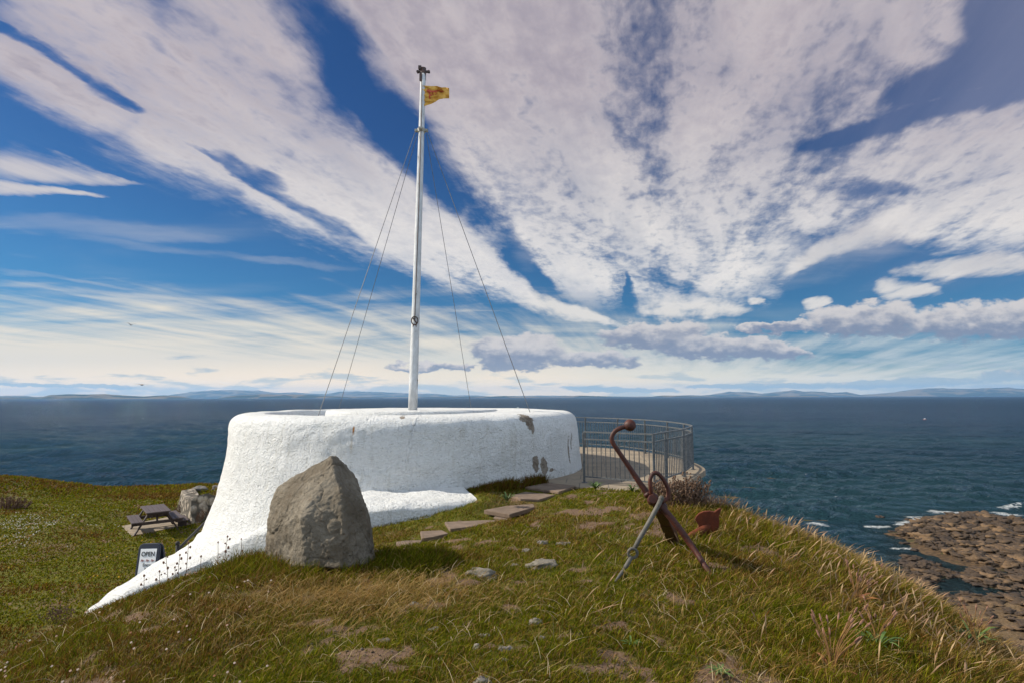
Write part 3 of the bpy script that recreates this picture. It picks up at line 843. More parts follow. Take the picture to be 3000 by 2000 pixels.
# ------------------------------------------------------------------ paved terrace
FENCE = [PZ(1712, 1412, TERR), PZ(1918, 1431, TERR), PZ(1953, 1416, TERR)]
CURVE = [FENCE[2], PZ(1998, 1399, TERR), PZ(2019, 1385, TERR), Vector((4.68, 15.0, TERR)), Vector((4.82, 16.3, TERR)), Vector((4.72, 17.6, TERR)), Vector((4.4, 18.8, TERR)), Vector((3.8, 20.0, TERR)), Vector((2.95, 20.95, TERR)), Vector((1.8, 21.6, TERR)), Vector((0.4, 22.0, TERR)), Vector((-1.2, 22.1, TERR))]
RC = cat(CURVE, 8)
edge = [PZ(1560, 1401, TERR), PZ(1600, 1411, TERR), PZ(1693, 1424, TERR), PZ(1762, 1431, TERR), PZ(1868, 1440, TERR), PZ(1925, 1446, TERR), PZ(1962, 1440, TERR), PZ(2005, 1420, TERR), PZ(2040, 1394, TERR)]
for i, q in enumerate(RC):
    if q.y > 14.6:
        dv = (q - Vector((0.0, 16.6, TERR))); dv.z = 0; dv.normalize(); edge.append(q + dv * 0.30)
edge += [Vector((-3.5, 21.5, TERR)), Vector((-4.5, 18.5, TERR)), Vector((-3.0, 14.0, TERR))]
m, t, b = mat('paving')
p = gpos(t)
br = t.nodes.new('ShaderNodeTexBrick'); br.inputs['Scale'].default_value = 1.0
br.inputs['Brick Width'].default_value = 0.60; br.inputs['Row Height'].default_value = 0.60; br.inputs['Mortar Size'].default_value = 0.012
br.inputs['Color1'].default_value = rgb(0.27, 0.215, 0.15); br.inputs['Color2'].default_value = rgb(0.21, 0.165, 0.115); br.inputs['Mortar'].default_value = rgb(0.13, 0.11, 0.085)
rp = stretch(p, 1, 1, 1, math.radians(8)); t.links.new(rp.k, br.inputs['Vector'])
n_ = noi(p, 3.0, 5.0, 0.65)
c = mul(t, X(t, br.outputs['Color']), mix(t, n_.ss(0.3, 0.7), rgb(0.8, 0.8, 0.8), rgb(1.1, 1.08, 1.05)))
link(t, c, b, 'Base Color'); b.inputs['Roughness'].default_value = 0.9
bump(t, noi(p, 40.0, 4.0, 0.6) * 0.5 - X(t, br.outputs['Fac']) * 1.0, 0.5, 0.01, b)
M['pave'] = m
ter = MB(); ter.prism([Vector((q.x, q.y, TERR)) for q in edge], (0, 0, -0.14))
to = ter.build('terrace', M['pave'], bevel=0.012); tag(to, kind='structure')
# masonry drum that carries the terrace over the slope
M['masonry'] = simple('weathered_masonry', rgb(0.16, 0.15, 0.13), rgb(0.28, 0.26, 0.22), 3.0, 0.95, 0.6, 0.04)
dr_ = MB(); ins = []
cen = Vector((0.6, 17.0, 0))
for q in edge:
    dv = cen - q; dv.z = 0; dv.normalize(); ins.append(Vector((q.x, q.y, TERR - 0.142)) + dv * 0.45)
dr_.prism(ins[3:-1], (0, 0, -7.0))
do = dr_.build('terrace_base', M['masonry']); tag(do, kind='structure')

# ------------------------------------------------------------------ galvanised railing
m, t, b = mat('galvanised'); p = gpos(t); n_ = noi(p, 22.0, 4.0, 0.6)
link(t, mix(t, n_.ss(0.35, 0.65), rgb(0.075, 0.080, 0.080), rgb(0.14, 0.145, 0.145)), b, 'Base Color')
b.inputs['Metallic'].default_value = 0.35; b.inputs['Roughness'].default_value = 0.5
M['galv'] = m
rail = empty('railing', FENCE[0]); tag(rail, 'grey galvanised railing curving round the paved terrace', 'railing')
path = [FENCE[0], FENCE[1]] + RC
H1, H2, HB_ = 1.10, 0.93, 0.13
def along(pts, step, start=0.0):
    out = []; acc = start
    for i in range(len(pts) - 1):
        a, bq = pts[i], pts[i + 1]; L = (bq - a).length
        while acc <= L:
            out.append((a + (bq - a) * (acc / L), (bq - a).normalized())); acc += step
        acc -= L
    return out
for nm, hgt, w_, h_ in (('top_rail', H1 - 0.015, 0.045, 0.03), ('upper_rail', H2, 0.035, 0.028), ('bottom_rail', HB_, 0.035, 0.028)):
    r_ = MB()
    for i in range(len(path) - 1):
        a, bq = path[i], path[i + 1]; r_.bar(a + Vector((0, 0, hgt)), bq + Vector((0, 0, hgt)), w_, h_)
    r_.build(nm, M['galv'], rail)
posts = [(FENCE[0], None), (FENCE[1], None), (FENCE[2], None)] + along(RC, 1.42, 1.30)
for q, _ in posts:
    MB().box(q + Vector((0, 0, (H1 - 0.032) / 2)), (0.045, 0.045, H1 - 0.032)).box(q + Vector((0, 0, 0.006)), (0.11, 0.11, 0.012)).build('post', M['galv'], rail)
bars = along([FENCE[0], FENCE[1]], 0.107, 0.09) + along([FENCE[1], FENCE[2]], 0.105, 0.06) + along(RC, 0.112, 0.09)
bars = [q for q, _ in bars if all((q - pq).length > 0.045 for pq, _ in posts)]
bars.sort(key=lambda q: q.y + (50 if q.x < 1.3 and q.y > 15 else 0))
b0m = MB().box((0, 0, (H2 + HB_) / 2 - EYE), (0.016, 0.016, H2 - HB_ - 0.03)).build('bar', M['galv'])
src = b0m
for i, q in enumerate(bars[:100]):
    o = src if i == 0 else src.copy()
    if i: COL.objects.link(o)
    o.location = (q.x, q.y, TERR + EYE)
bpy.context.view_layer.update()
for o in [o for o in COL.objects if o.name.split('.')[0] == 'bar' and o.parent is None]:
    o.parent = rail; o.matrix_parent_inverse = rail.matrix_world.inverted()
rest = MB()
for q in bars[100:]: rest.box(q + Vector((0, 0, (H2 + HB_) / 2)), (0.016, 0.016, H2 - HB_ - 0.03))
ro = rest.build('bar', M['galv'], rail); ro['kind'] = 'stuff'

# ------------------------------------------------------------------ flagpole, stays and flag
M['polew'] = simple('pole_paint', rgb(0.78, 0.78, 0.76), rgb(0.66, 0.66, 0.64), 3.0, 0.45, 0.15, 0.004)
m, t, b = mat('pole_paint_worn'); p = gpos(t); n_ = noi(stretch(p, 1, 1, 0.35), 9.0, 6.0, 0.7)
c = mix(t, n_.ss(0.3, 0.6), rgb(0.58, 0.58, 0.57), rgb(0.44, 0.44, 0.43)); c = mix(t, n_.ss(0.62, 0.68), c, rgb(0.10, 0.08, 0.06))
link(t, c, b, 'Base Color'); b.inputs['Roughness'].default_value = 0.75; b.inputs['Specular IOR Level'].default_value = 0.2; M['polew'] = m
M['iron'] = simple('dark_iron', rgb(0.035, 0.025, 0.022), rgb(0.10, 0.05, 0.035), 12.0, 0.7, 0.3, 0.005)
M['wire'] = simple('steel_wire', rgb(0.07, 0.07, 0.07), rgb(0.14, 0.14, 0.14), 12.0, 0.5, 0)
PB, PT = PZ(1209, 1201, -0.335), PY(1240, 214, 16.0)
pole = empty('flagpole', PB); tag(pole, 'tall white flagpole with thin steel stays on the round tower', 'flagpole')
def pole_at(z): k = (z - PB.z) / (PT.z - PB.z); return PB.lerp(PT, k)
mb = MB(); zs = [PB.z - 0.1 + (PT.z - PB.z + 0.1) * i / 12 for i in range(13)]
mb.tube([pole_at(z) for z in zs], [0.118 - 0.043 * i / 12 for i in range(13)], 20); mb.build('pole', M['polew'], pole, smooth=True)
# iron cap with two eyes
mb = MB(); mb.tube([PT + Vector((0, 0, -0.22)), PT + Vector((0, 0, 0.14))], 0.084, 16)
mb.box(PT + Vector((0, 0, 0.03)), (0.32, 0.05, 0.06))
mb.box(PT + Vector((-0.09, -0.06, 0.12)), (0.09, 0.09, 0.10)); mb.box(PT + Vector((-0.06, -0.11, -0.18)), (0.06, 0.06, 0.26))
mb.tube([PT + Vector((-0.165, -0.035, 0.03)), PT + Vector((-0.165, 0.035, 0.03))], 0.038, 12); mb.tube([PT + Vector((0.165, -0.035, 0.03)), PT + Vector((0.165, 0.035, 0.03))], 0.038, 12)
mb.build('cap', M['iron'], pole)
CZ = PY(1228, 398, 16.05).z
cp = pole_at(CZ)
mb = MB(); mb.tube([cp + Vector((0, 0, -0.05)), cp + Vector((0, 0, 0.05))], 0.115, 16); mb.box(cp, (0.38, 0.10, 0.06)); mb.box(cp, (0.10, 0.38, 0.06))
mb.build('collar', simple('collar_metal', rgb(0.20, 0.18, 0.14), rgb(0.36, 0.34, 0.28), 14.0, 0.6, 0.2), pole)
for (u, v, y, off) in ((930, 1217, 12.25, (-0.17, -0.04)), (990, 1201, 18.6, (-0.13, 0.10)), (1382, 1200, 18.6, (0.12, 0.10)), (1556, 1209, 13.9, (0.17, -0.04))):
    e = PY(u, v, y); a = cp + Vector((off[0], off[1], -0.04))
    MB().tube([a, a.lerp(e, 0.5) - Vector((0, 0, 0.03)), e - Vector((0, 0, 0.05))], 0.0085, 6).build('guy_wire', M['wire'], pole)
# halyard and cleat
hb = pole_at(PY(1214, 955, 16).z); ht = PT + Vector((-0.03, -0.1, -0.1))
off = Vector((0.0, -0.125, 0))
MB().tube([ht, pole_at(8.4) + Vector((0.0, -0.10, 0)), pole_at(5) + Vector((0.01, -0.115, 0)), hb + off], 0.011, 6).build('halyard', M['iron'], pole)
mb = MB()
mb.tube([hb + off + Vector((0.085 * math.sin(a), 0, -0.01 + 0.11 * math.cos(a))) for a in [2 * PI * i / 20 for i in range(21)]], 0.016, 6)
mb.bar(hb + off + Vector((-0.05, 0, 0.06)), hb + off + Vector((0.05, 0, -0.07)), 0.03, 0.03); mb.box(hb + off + Vector((0, 0.03, -0.14)), (0.10, 0.06, 0.09))
mb.build('cleat', M['iron'], pole)
# flag: yellow banner with a red rampant beast, folded by the wind
Fy = 15.85
def flag_map(s_, t_):
    """s along the fly 0..1, t down the hoist 0..1 -> px on the photograph's ray, pushed in depth by folds"""
    top = np.interp(s_, [0, .1, .35, .55, .72, .85, 1], [252, 251.5, 253.5, 252.5, 257, 256.5, 259])
    bot = np.interp(s_, [0, .15, .35, .5, .62, .8, 1], [314, 310, 305, 299, 292, 289.5, 289])
    u = 1235 + 81 * s_ + 1.5 * t_ * (1 - s_)
    v = top + (bot - top) * t_
    dep = 0.10 * math.sin(s_ * 9.0 + t_ * 4.0) * (0.15 + s_) + 0.05 * math.sin(s_ * 17 - t_ * 9) * s_ + 0.14 * s_ * max(0.0, 0.5 - abs(t_ - 0.35)) + 0.03 * math.sin(t_ * 26 - s_ * 12) * (1 - s_)
    return PY(u, v, Fy + dep)
NU, NV = 48, 30
Vf = [flag_map(i / NU, j / NV) for j in range(NV + 1) for i in range(NU + 1)]
Ff = [(j * (NU + 1) + i, j * (NU + 1) + i + 1, (j + 1) * (NU + 1) + i + 1, (j + 1) * (NU + 1) + i) for j in range(NV) for i in range(NU)]
m, t, b = mat('yellow_cloth'); p = gpos(t); n_ = noi(p, 9.0, 4.0, 0.6)
link(t, mix(t, n_.ss(0.3, 0.7), rgb(0.62, 0.34, 0.055), rgb(0.50, 0.26, 0.035)), b, 'Base Color'); b.inputs['Roughness'].default_value = 0.8
M['yel'] = m
m, t, b = mat('red_cloth'); b.inputs['Base Color'].default_value = rgb(0.42, 0.065, 0.025); b.inputs['Roughness'].default_value = 0.8; M['red'] = m
flag = mesh_np('flag', np.array([tuple(q) for q in Vf]), Ff, M['yel'], smooth=True)
sm = flag.modifiers.new('thick', 'SOLIDIFY'); sm.thickness = 0.004
tag(flag, 'small yellow flag with a red rampant beast flying from the pole top', 'flag')
mb = MB()
def fl(s_, t_): return flag_map(s_, t_) - Vector((0, 0.02, 0))
def limb(pts, w):
    P = cat([Vector((a, bq, 0)) for a, bq in pts], 4)
    for i in range(len(P) - 1):
        a, c_ = P[i], P[i + 1]; d_ = (c_ - a).normalized(); n_ = Vector((-d_.y, d_.x, 0)) * w * (0.6 + 0.4 * math.sin(PI * (i + 0.5) / len(P)))
        mb.add([fl(a.x + n_.x, a.y + n_.y), fl(c_.x + n_.x, c_.y + n_.y), fl(c_.x - n_.x, c_.y - n_.y), fl(a.x - n_.x, a.y - n_.y)], [(0, 1, 2, 3)])
limb([(.22, .20), (.30, .28), (.42, .34), (.55, .36), (.66, .32), (.76, .32)], .055)      # back, seen along the fold
limb([(.22, .22), (.26, .32), (.34, .36)], .075)
limb([(.26, .34), (.29, .45), (.37, .56)], .030); limb([(.30, .48), (.28, .60), (.31, .72)], .030)
limb([(.38, .36), (.40, .46), (.42, .55)], .022); limb([(.50, .38), (.53, .50), (.51, .58)], .030)
limb([(.68, .34), (.72, .42), (.80, .38)], .05); limb([(.62, .24), (.70, .22), (.77, .30)], .018)
mb.build('emblem', M['red'], flag)

# ------------------------------------------------------------------ standing boulder
m, t, b = mat('boulder_stone'); p = gpos(t)
na = noi(p, 1.6, 5.0, 0.6); nb = noi(p, 9.0, 7.0, 0.68); nc = noi(p, 45.0, 5.0, 0.7)
c = mix(t, (na + (nb - 0.5) * 0.6).ss(0.3, 0.7), rgb(0.130, 0.104, 0.072), rgb(0.235, 0.200, 0.150))
c = mix(t, nc.ss(0.55, 0.75) * 0.6, c, rgb(0.045, 0.036, 0.028))
vs = noi(stretch(p, 5.0, 5.0, 0.8), 1.6, 5.0, 0.6); c = mix(t, vs.ss(0.55, 0.7) * 0.35, c, rgb(0.19, 0.165, 0.125))
c = mix(t, vs.ss(0.42, 0.30) * 0.35, c, rgb(0.10, 0.058, 0.034))
link(t, c, b, 'Base Color'); b.inputs['Roughness'].default_value = 0.95; b.inputs['Specular IOR Level'].default_value = 0.2
bb_ = bump(t, nb * 1.0 + nc * 0.4, 0.9, 0.045, b)
M['stone'] = m
hp = [PY(u, v, y) for (u, v, y) in (
 (779, 1640, 6.15), (838, 1660, 5.72), (888, 1660, 5.52), (1000, 1665, 5.45), (1070, 1655, 5.7), (1098, 1640, 6.1),
 (783, 1520, 6.15), (795, 1478, 6.2), (820, 1425, 6.25), (845, 1406, 6.3), (893, 1435, 5.80), (884, 1500, 5.56), (800, 1545, 5.95),
 (970, 1330, 6.2), (985, 1332, 6.42), (1004, 1350, 6.5), (975, 1366, 5.98), (1000, 1440, 5.74), (1004, 1490, 5.60), (1006, 1560, 5.50),
 (1032, 1392, 6.4), (1066, 1455, 6.15), (1075, 1500, 5.98), (1082, 1560, 5.9), (1046, 1400, 6.7),
 (800, 1640, 7.1), (830, 1460, 6.9), (880, 1400, 6.7), (1080, 1500, 6.8), (1098, 1640, 7.0))]
bm = bmesh.new()
for q in hp: bm.verts.new(W(q))
r = bmesh.ops.convex_hull(bm, input=bm.verts)
bmesh.ops.delete(bm, geom=[v for v in bm.verts if not v.link_faces], context='VERTS')
bmesh.ops.triangulate(bm, faces=bm.faces)
bmesh.ops.bevel(bm, geom=list(bm.edges), offset=0.012, segments=1, affect='EDGES', profile=0.5)
bmesh.ops.triangulate(bm, faces=bm.faces)
for it in range(6):
    le = [e for e in bm.edges if e.calc_length() > (0.09, 0.05, 0.03, 0.022, 0.018, 0.018)[it]]
    if not le: break
    bmesh.ops.subdivide_edges(bm, edges=le, cuts=1, use_grid_fill=True); bmesh.ops.triangulate(bm, faces=[f for f in bm.faces if len(f.verts) > 3])
bm.normal_update()
nn = {}
for v in bm.verts:
    q = v.co
    a = mnoise.noise(q * 2.2) * 0.028 + mnoise.noise(q * 5.5 + Vector((5, 0, 0))) * 0.016 + mnoise.noise(q * 13) * 0.010 + mnoise.noise(q * 32) * 0.008
    rg = abs(mnoise.noise(Vector((q.x * 2.6, q.y * 2.6, q.z * 1.3 + 3)))); a -= max(0, 0.03 - rg) * 0.6
    rg2 = abs(mnoise.noise(Vector((q.x * 4.6 + 3, q.y * 4.6, q.z * 7.0)))); a -= max(0, 0.03 - rg2) * 0.35
    nn[v] = v.normal * a
for v in bm.verts: v.co += nn[v]
me = bpy.data.meshes.new('boulder'); bm.to_mesh(me); bm.free(); me.materials.append(M['stone'])
for pl_ in me.polygons: pl_.use_smooth = True
bo = bpy.data.objects.new('boulder', me); COL.objects.link(bo)
tag(bo, 'tall grey brown standing boulder with a pointed top in front of the white tower', 'boulder')

# ------------------------------------------------------------------ stones in the turf and on the far bank
def stone_mesh(name, seed, flat=0.5, sub=3, mat_=None, rough=0.28, blocky=0.0):
    bm = bmesh.new(); bmesh.ops.create_icosphere(bm, subdivisions=sub, radius=1.0)
    for v in bm.verts:
        q = v.co.copy()
        if blocky: 
            mx_ = max(abs(q.x), abs(q.y), abs(q.z)); q = q.lerp(q / mx_ * 0.85, blocky)
        k = 1 + mnoise.noise(q * 1.3 + Vector((seed * 7.1, 0, 0))) * rough * 2 + mnoise.noise(q * 3.4 + Vector((0, seed * 3.3, 0))) * rough * 0.8 + mnoise.noise(q * 9 + Vector((0, seed, 0))) * rough * 0.25
        v.co = Vector((q.x * k, q.y * k, q.z * k * flat))
    me = bpy.data.meshes.new(name); bm.to_mesh(me); bm.free(); me.materials.append(mat_)
    for pl_ in me.polygons: pl_.use_smooth = True
    return me
def stonemat(name, a, c_, d):
    m, t, b = mat(name); p = gpos(t); n1 = noi(p, 14.0, 6.0, 0.7); n2 = noi(p, 60.0, 4.0, 0.65)
    c = mix(t, n1.ss(0.35, 0.65), a, c_); c = mix(t, n2.ss(0.58, 0.7) * 0.8, c, d)
    link(t, c, b, 'Base Color'); b.inputs['Roughness'].default_value = 0.95; b.inputs['Specular IOR Level'].default_value = 0.2
    bump(t, n1 + n2 * 0.4, 0.9, 0.02, b); return m
M['pale'] = stonemat('pale_lichen_stone', rgb(0.13, 0.115, 0.09), rgb(0.24, 0.21, 0.165), rgb(0.09, 0.075, 0.06))
M['grey'] = stonemat('grey_stone', rgb(0.12, 0.11, 0.10), rgb(0.22, 0.195, 0.165), rgb(0.08, 0.07, 0.06))
STN = [  # u, v, width px, height px, material, label
 (1412, 1672, 112, 44, 'pale', 'broad flat lichen covered stone, largest of those set in the turf'),
 (1588, 1644, 98, 34, 'pale', 'smooth rounded pale slab stone right of the broad flat stone'),
 (1592, 1586, 32, 22, 'grey', 'small round grey stone poking up near the turf crest'),
 (1648, 1588, 46, 14, 'grey', 'low flat dark stone just right of the small round grey stone'),
 (1543, 1609, 30, 16, 'pale', 'little pale stone in bare soil behind the rounded slab stone'),
 (1508, 1652, 24, 10, 'pale', 'tiny pale stone at the left end of the rounded slab stone'),
 (1568, 1815, 48, 26, 'pale', 'whitish pointed stone beside a bare soil patch in the near turf'),
 (1336, 1726, 30, 12, 'grey', 'small blue grey stone below the broad flat stone'),
 (1214, 1766, 30, 14, 'pale', 'small buff stone in the turf right of the dry grass below the boulder'),
 (1270, 1840, 36, 18, 'grey', 'dark grey angular stone in the near turf left of the worn patches'),
 (1125, 1872, 42, 14, 'grey', 'low long grey stone nearest the dry grass at left'),
 (1420, 1858, 36, 12, 'grey', 'thin flat grey stone in the middle of the near turf'),
 (1398, 1893, 26, 24, 'pale', 'small upright buff stone at the edge of a worn patch'),
 (1590, 1867, 28, 20, 'grey', 'brown knob of stone below the whitish pointed stone'),
 (1480, 1896, 46, 20, 'grey', 'brownish half buried stone in the worn patch'),
 (1412, 1990, 58, 34, 'grey', 'big rounded grey stone cut by the bottom of the view'),
 (1710, 1967, 22, 16, 'pale', 'small buff pebble at the lower right of the worn turf'),
 (1480, 1930, 24, 14, 'grey', 'small dark stone under the worn patch near the bottom'),
]
for i, (u, v, wpx, hpx, mt, lab) in enumerate(STN):
    q = hit(u, v + hpx * 0.3); dd = q.y
    me = stone_mesh('stone', i + 1, 1.0, 4, M[mt], 0.22, 0.25)
    o = bpy.data.objects.new('stone', me); COL.objects.link(o)
    rx = wpx / 2 / FPX * dd * 0.9; ry = rx * 0.75; rz = max(hpx / FPX * dd * 0.62, 0.012) * 0.85
    o.scale = (rx, ry, rz); o.location = W((q.x, q.y, gz(q.x, q.y) + rz * -0.18)); o.rotation_euler = (0, 0, (i * 1.7) % 0.9 - 0.45)
    tag(o, lab, 'stone', 'stones set in the turf')
for i, (u, v, wpx, hpx, lab) in enumerate(((566, 1427, 44, 24, 'long low grey boulder on the grassy bank above the rubble wall'), (617, 1430, 34, 24, 'rounded grey boulder on the bank between the long boulder and the tower'))):
    q = PY(u, v, 24.7); me = stone_mesh('bank_boulder', i + 31, 1.0, 4, M['grey'], 0.2)
    o = bpy.data.objects.new('bank_boulder', me); COL.objects.link(o); rx = wpx / 2 / FPX * 24.7
    o.scale = (rx, rx * 0.7, 0.14); o.location = W((q.x, q.y + 0.6, gz(q.x, q.y + 0.6) + 0.03)); tag(o, lab, 'boulder', 'boulders on the bank')

# ------------------------------------------------------------------ stepping slabs
M['slab'] = None
m, t, b = mat('red_sandstone_slab'); p = gpos(t); n1 = noi(p, 5.0, 5.0, 0.65); n2 = noi(p, 60.0, 4.0, 0.7)
c = mix(t, n1.ss(0.3, 0.7), rgb(0.115, 0.078, 0.052), rgb(0.185, 0.128, 0.088)); c = mix(t, n2.ss(0.6, 0.7) * 0.5, c, rgb(0.12, 0.09, 0.065))
link(t, c, b, 'Base Color'); b.inputs['Roughness'].default_value = 0.95; bump(t, n2 + n1, 0.5, 0.008, b); M['slab'] = m
def c3(pts): return [(1100 + a / 2.8514, 1150 + bq / 2.8514) for a, bq in pts]
SLABS = [
 (c3([(172, 1240), (245, 1230), (392, 1225), (345, 1285), (190, 1300)]), -1.97, 'lowest and nearest stepping slab, right of the boulder shadow'),
 (c3([(373, 1153), (555, 1143), (610, 1170), (480, 1200), (388, 1212)]), -1.96, 'second lowest stepping slab, small and half overgrown'),
 (c3([(578, 1075), (900, 1060), (1075, 1060), (1060, 1085), (900, 1100), (622, 1135)]), -1.99, 'long narrow stepping slab partly hidden by turf, third from the bottom'),
 (c3([(905, 975), (1100, 940), (1320, 925), (1330, 950), (1120, 1012)]), -1.925, 'thick stepping slab with its front edge bare, in the middle of the flight'),
 (c3([(1128, 855), (1250, 824), (1500, 848), (1370, 887), (1210, 882)]), -1.89, 'square stepping slab below the topmost slab'),
 (c3([(1250, 784), (1425, 747), (1680, 772), (1530, 824)]), -1.845, 'topmost and largest stepping slab beside the paved terrace'),
 (c3([(1140, 768), (1230, 762), (1240, 775), (1200, 783)]), -1.85, 'scrap of paving slab showing in turf at the tower foot'),
]
for px_s, z, lab in SLABS:
    P_ = [PZ(u, v, z) for u, v in px_s]
    th = -0.07 if z == -1.925 else -0.05
    o = MB().prism(P_, (0, 0, th)).build('stepping_slab', M['slab'], bevel=0.01); tag(o, lab, 'slab', 'stepping slabs up to the terrace')
# riser block under the thick slab
P_ = [PZ(u, v, -2.0) for u, v in c3([(985, 1040), (1095, 1062), (1180, 1010), (1040, 985)])]
o = MB().prism(P_, (0, 0, -0.12)).build('riser_block', M['slab'], bevel=0.008); tag(o, 'short reddish block under the thick middle stepping slab', 'block')

# ------------------------------------------------------------------ old anchor
def rustmat(name, a, c_, d, spec=0.5, rough=0.5):
    m, t, b = mat(name); p = gpos(t); n1 = noi(p, 12.0, 6.0, 0.65); n2 = noi(p, 90.0, 4.0, 0.65)
    c = mix(t, n1.ss(0.3, 0.65), a, c_); c = mix(t, n2.ss(0.6, 0.72) * 0.7, c, d)
    link(t, c, b, 'Base Color'); b.inputs['Roughness'].default_value = rough; b.inputs['Specular IOR Level'].default_value = spec
    bump(t, n1 * 0.6 + n2 * 0.5, 0.7, 0.012, b); return m
M['rust'] = rustmat('red_brown_rust', rgb(0.085, 0.022, 0.012), rgb(0.045, 0.015, 0.010), rgb(0.16, 0.065, 0.04), 0.3, 0.5)
M['rusto'] = rustmat('orange_rust', rgb(0.135, 0.030, 0.009), rgb(0.085, 0.020, 0.008), rgb(0.05, 0.018, 0.012), 0.25, 0.8)
M['steel'] = rustmat('dull_steel', rgb(0.085, 0.078, 0.064), rgb(0.13, 0.118, 0.098), rgb(0.05, 0.035, 0.025), 0.2, 0.6)
def c4(a, bq): return (1600 + a / 2.6133, 1150 + bq / 2.6133)
def q4(a, bq, y): u, v = c4(a, bq); return PY(u, v, y)
base = hit(2088, 1690)
YB = base.y
anchor = empty('anchor', (q4(850, 850, 5.9).x, 5.9, gz(q4(850, 850, 5.9).x, 5.9)))
tag(anchor, 'rusty old ship anchor propped on the turf right of the stepping slabs', 'anchor')
Yt = 6.0
k_ = 1 / 2.6133 / FPX * Yt
sp_ = cat([q4(612, 256, Yt), q4(570, 268, Yt), (q4(528, 292, Yt)), q4(504, 332, Yt), q4(510, 378, Yt), q4(535, 420, Yt)], 5)
sp_ += [q4(640, 572, Yt), q4(720, 692, Yt), q4(800, 800, 5.95), q4(880, 868, 5.92)]
tail = [q4(960, 960, 5.88), q4(1060, 1092, 5.84), q4(1160, 1235, 5.80), q4(1262, 1395, YB), q4(1300, 1450, YB - 0.02)]
rad = [16 * k_] * 4 + [17 * k_] * (len(sp_) - 8) + [19 * k_, 22 * k_, 24 * k_, 24 * k_] + [25 * k_, 24 * k_, 21 * k_, 17 * k_, 15 * k_]
MB().tube(sp_ + tail, rad, 16).build('stock', M['rust'], anchor, smooth=True)
MB().ball(q4(641, 246, Yt), 45 * k_, 24, 16).build('stock_ball', M['rust'], anchor, smooth=True)
# shank: heavy tapering bar running back down into the ground
sh = [q4(800, 770, 5.98), q4(830, 815, 6.0), q4(875, 885, 6.12), q4(915, 985, 6.45), q4(965, 1100, 6.85), q4(990, 1180, 7.05)]
mb = MB()
for i in range(len(sh) - 1):
    w0 = (0.085, 0.095, 0.115, 0.125, 0.12)[i]; mb.bar(sh[i], sh[i + 1] + (sh[i + 1] - sh[i]).normalized() * 0.015, w0, w0 * 0.8)
mb.build('shank', M['rust'], anchor, bevel=0.012)
mb = MB(); e0 = q4(815, 812, 5.93)
mb.ball(e0, 44 * k_, 14, 10, (1.0, 0.9, 1.1)); mb.tube([e0 + Vector((-0.02, -0.10, 0.02)), e0 + Vector((0.01, 0.10, -0.01))], 34 * k_, 8)
mb.ball(q4(880, 880, 5.98), 48 * k_, 12, 9, (1.05, 0.9, 1.0))
mb.build('stock_eye', M['rust'], anchor, bevel=0.004)
# key band round the stock
rg_ = q4(778, 775, 5.95); ax_ = (q4(720, 692, Yt) - q4(800, 800, 5.95)).normalized()
MB().tube([rg_ - ax_ * 0.02, rg_ + ax_ * 0.02], 31 * k_, 16).build('band', M['rust'], anchor, smooth=True)
ring = cat([q4(806, 775, 5.90), q4(800, 720, 5.88), q4(797, 665, 5.88), q4(815, 620, 5.88), q4(848, 612, 5.88), q4(885, 645, 5.88), q4(918, 695, 5.88), q4(937, 750, 5.88), q4(930, 805, 5.88), q4(890, 828, 5.87)], 5)
MB().tube(ring, [15 * k_] * len(ring), 12).build('shackle', M['rust'], anchor, smooth=True)
MB().tube([q4(893, 829, 5.80), q4(893, 829, 5.98)], 15 * k_, 10).build('shackle_pin', M['rust'], anchor, smooth=True)
# steel prop with an eye in the middle
pb = hit(1802, 1706)
pr_ = [q4(885, 800, 5.80), q4(860, 855, 5.78), q4(790, 985, 5.74), q4(715, 1115, 5.70), q4(672, 1195, 5.67)]
mb = MB(); mb.tube(pr_, [17 * k_, 17 * k_, 16 * k_, 16 * k_, 15 * k_], 14); mb.ball(q4(882, 806, 5.80), 21 * k_, 14, 10)
p2_ = [q4(655, 1250, 5.66), q4(628, 1300, 5.64), q4(590, 1360, 5.62), q4(560, 1400, pb.y + 0.03), q4(528, 1445, pb.y), q4(505, 1478, pb.y)]
mb.tube(p2_, [15 * k_, 16 * k_, 14 * k_, 9 * k_, 7 * k_, 5 * k_], 12)
ec = q4(663, 1226, 5.66); ring = [ec + Vector((0.044 * math.cos(a), 0, 0.044 * math.sin(a))) for a in [2 * PI * i / 24 for i in range(25)]]
mb.tube(ring, 0.014, 10); mb.build('prop_rod', M['steel'], anchor, smooth=True)
# palm of the far arm
pal = [(1140, 965), (1150, 942), (1170, 922), (1205, 907), (1250, 903), (1288, 910), (1312, 893), (1330, 882), (1341, 886), (1336, 912), (1324, 940), (1328, 985), (1324, 1025), (1308, 1060), (1280, 1088), (1240, 1090), (1200, 1078), (1182, 1050), (1165, 1045), (1166, 1010), (1152, 990)]
yp = hit(2065, 1572).y
mb = MB(); mb.prism([q4(a, bq, yp + 0.05) for a, bq in pal], (0.015, 0.05, 0)); mb.build('palm', M['rusto'], anchor, bevel=0.01)
arm = [q4(1105, 1100, yp - 0.05), q4(1150, 1072, yp + 0.02), q4(1200, 1050, yp + 0.02), q4(1260, 1000, yp + 0.10)]
MB().tube(arm, [0.045, 0.05, 0.05, 0.03], 10).build('arm', M['rusto'], anchor, smooth=True)

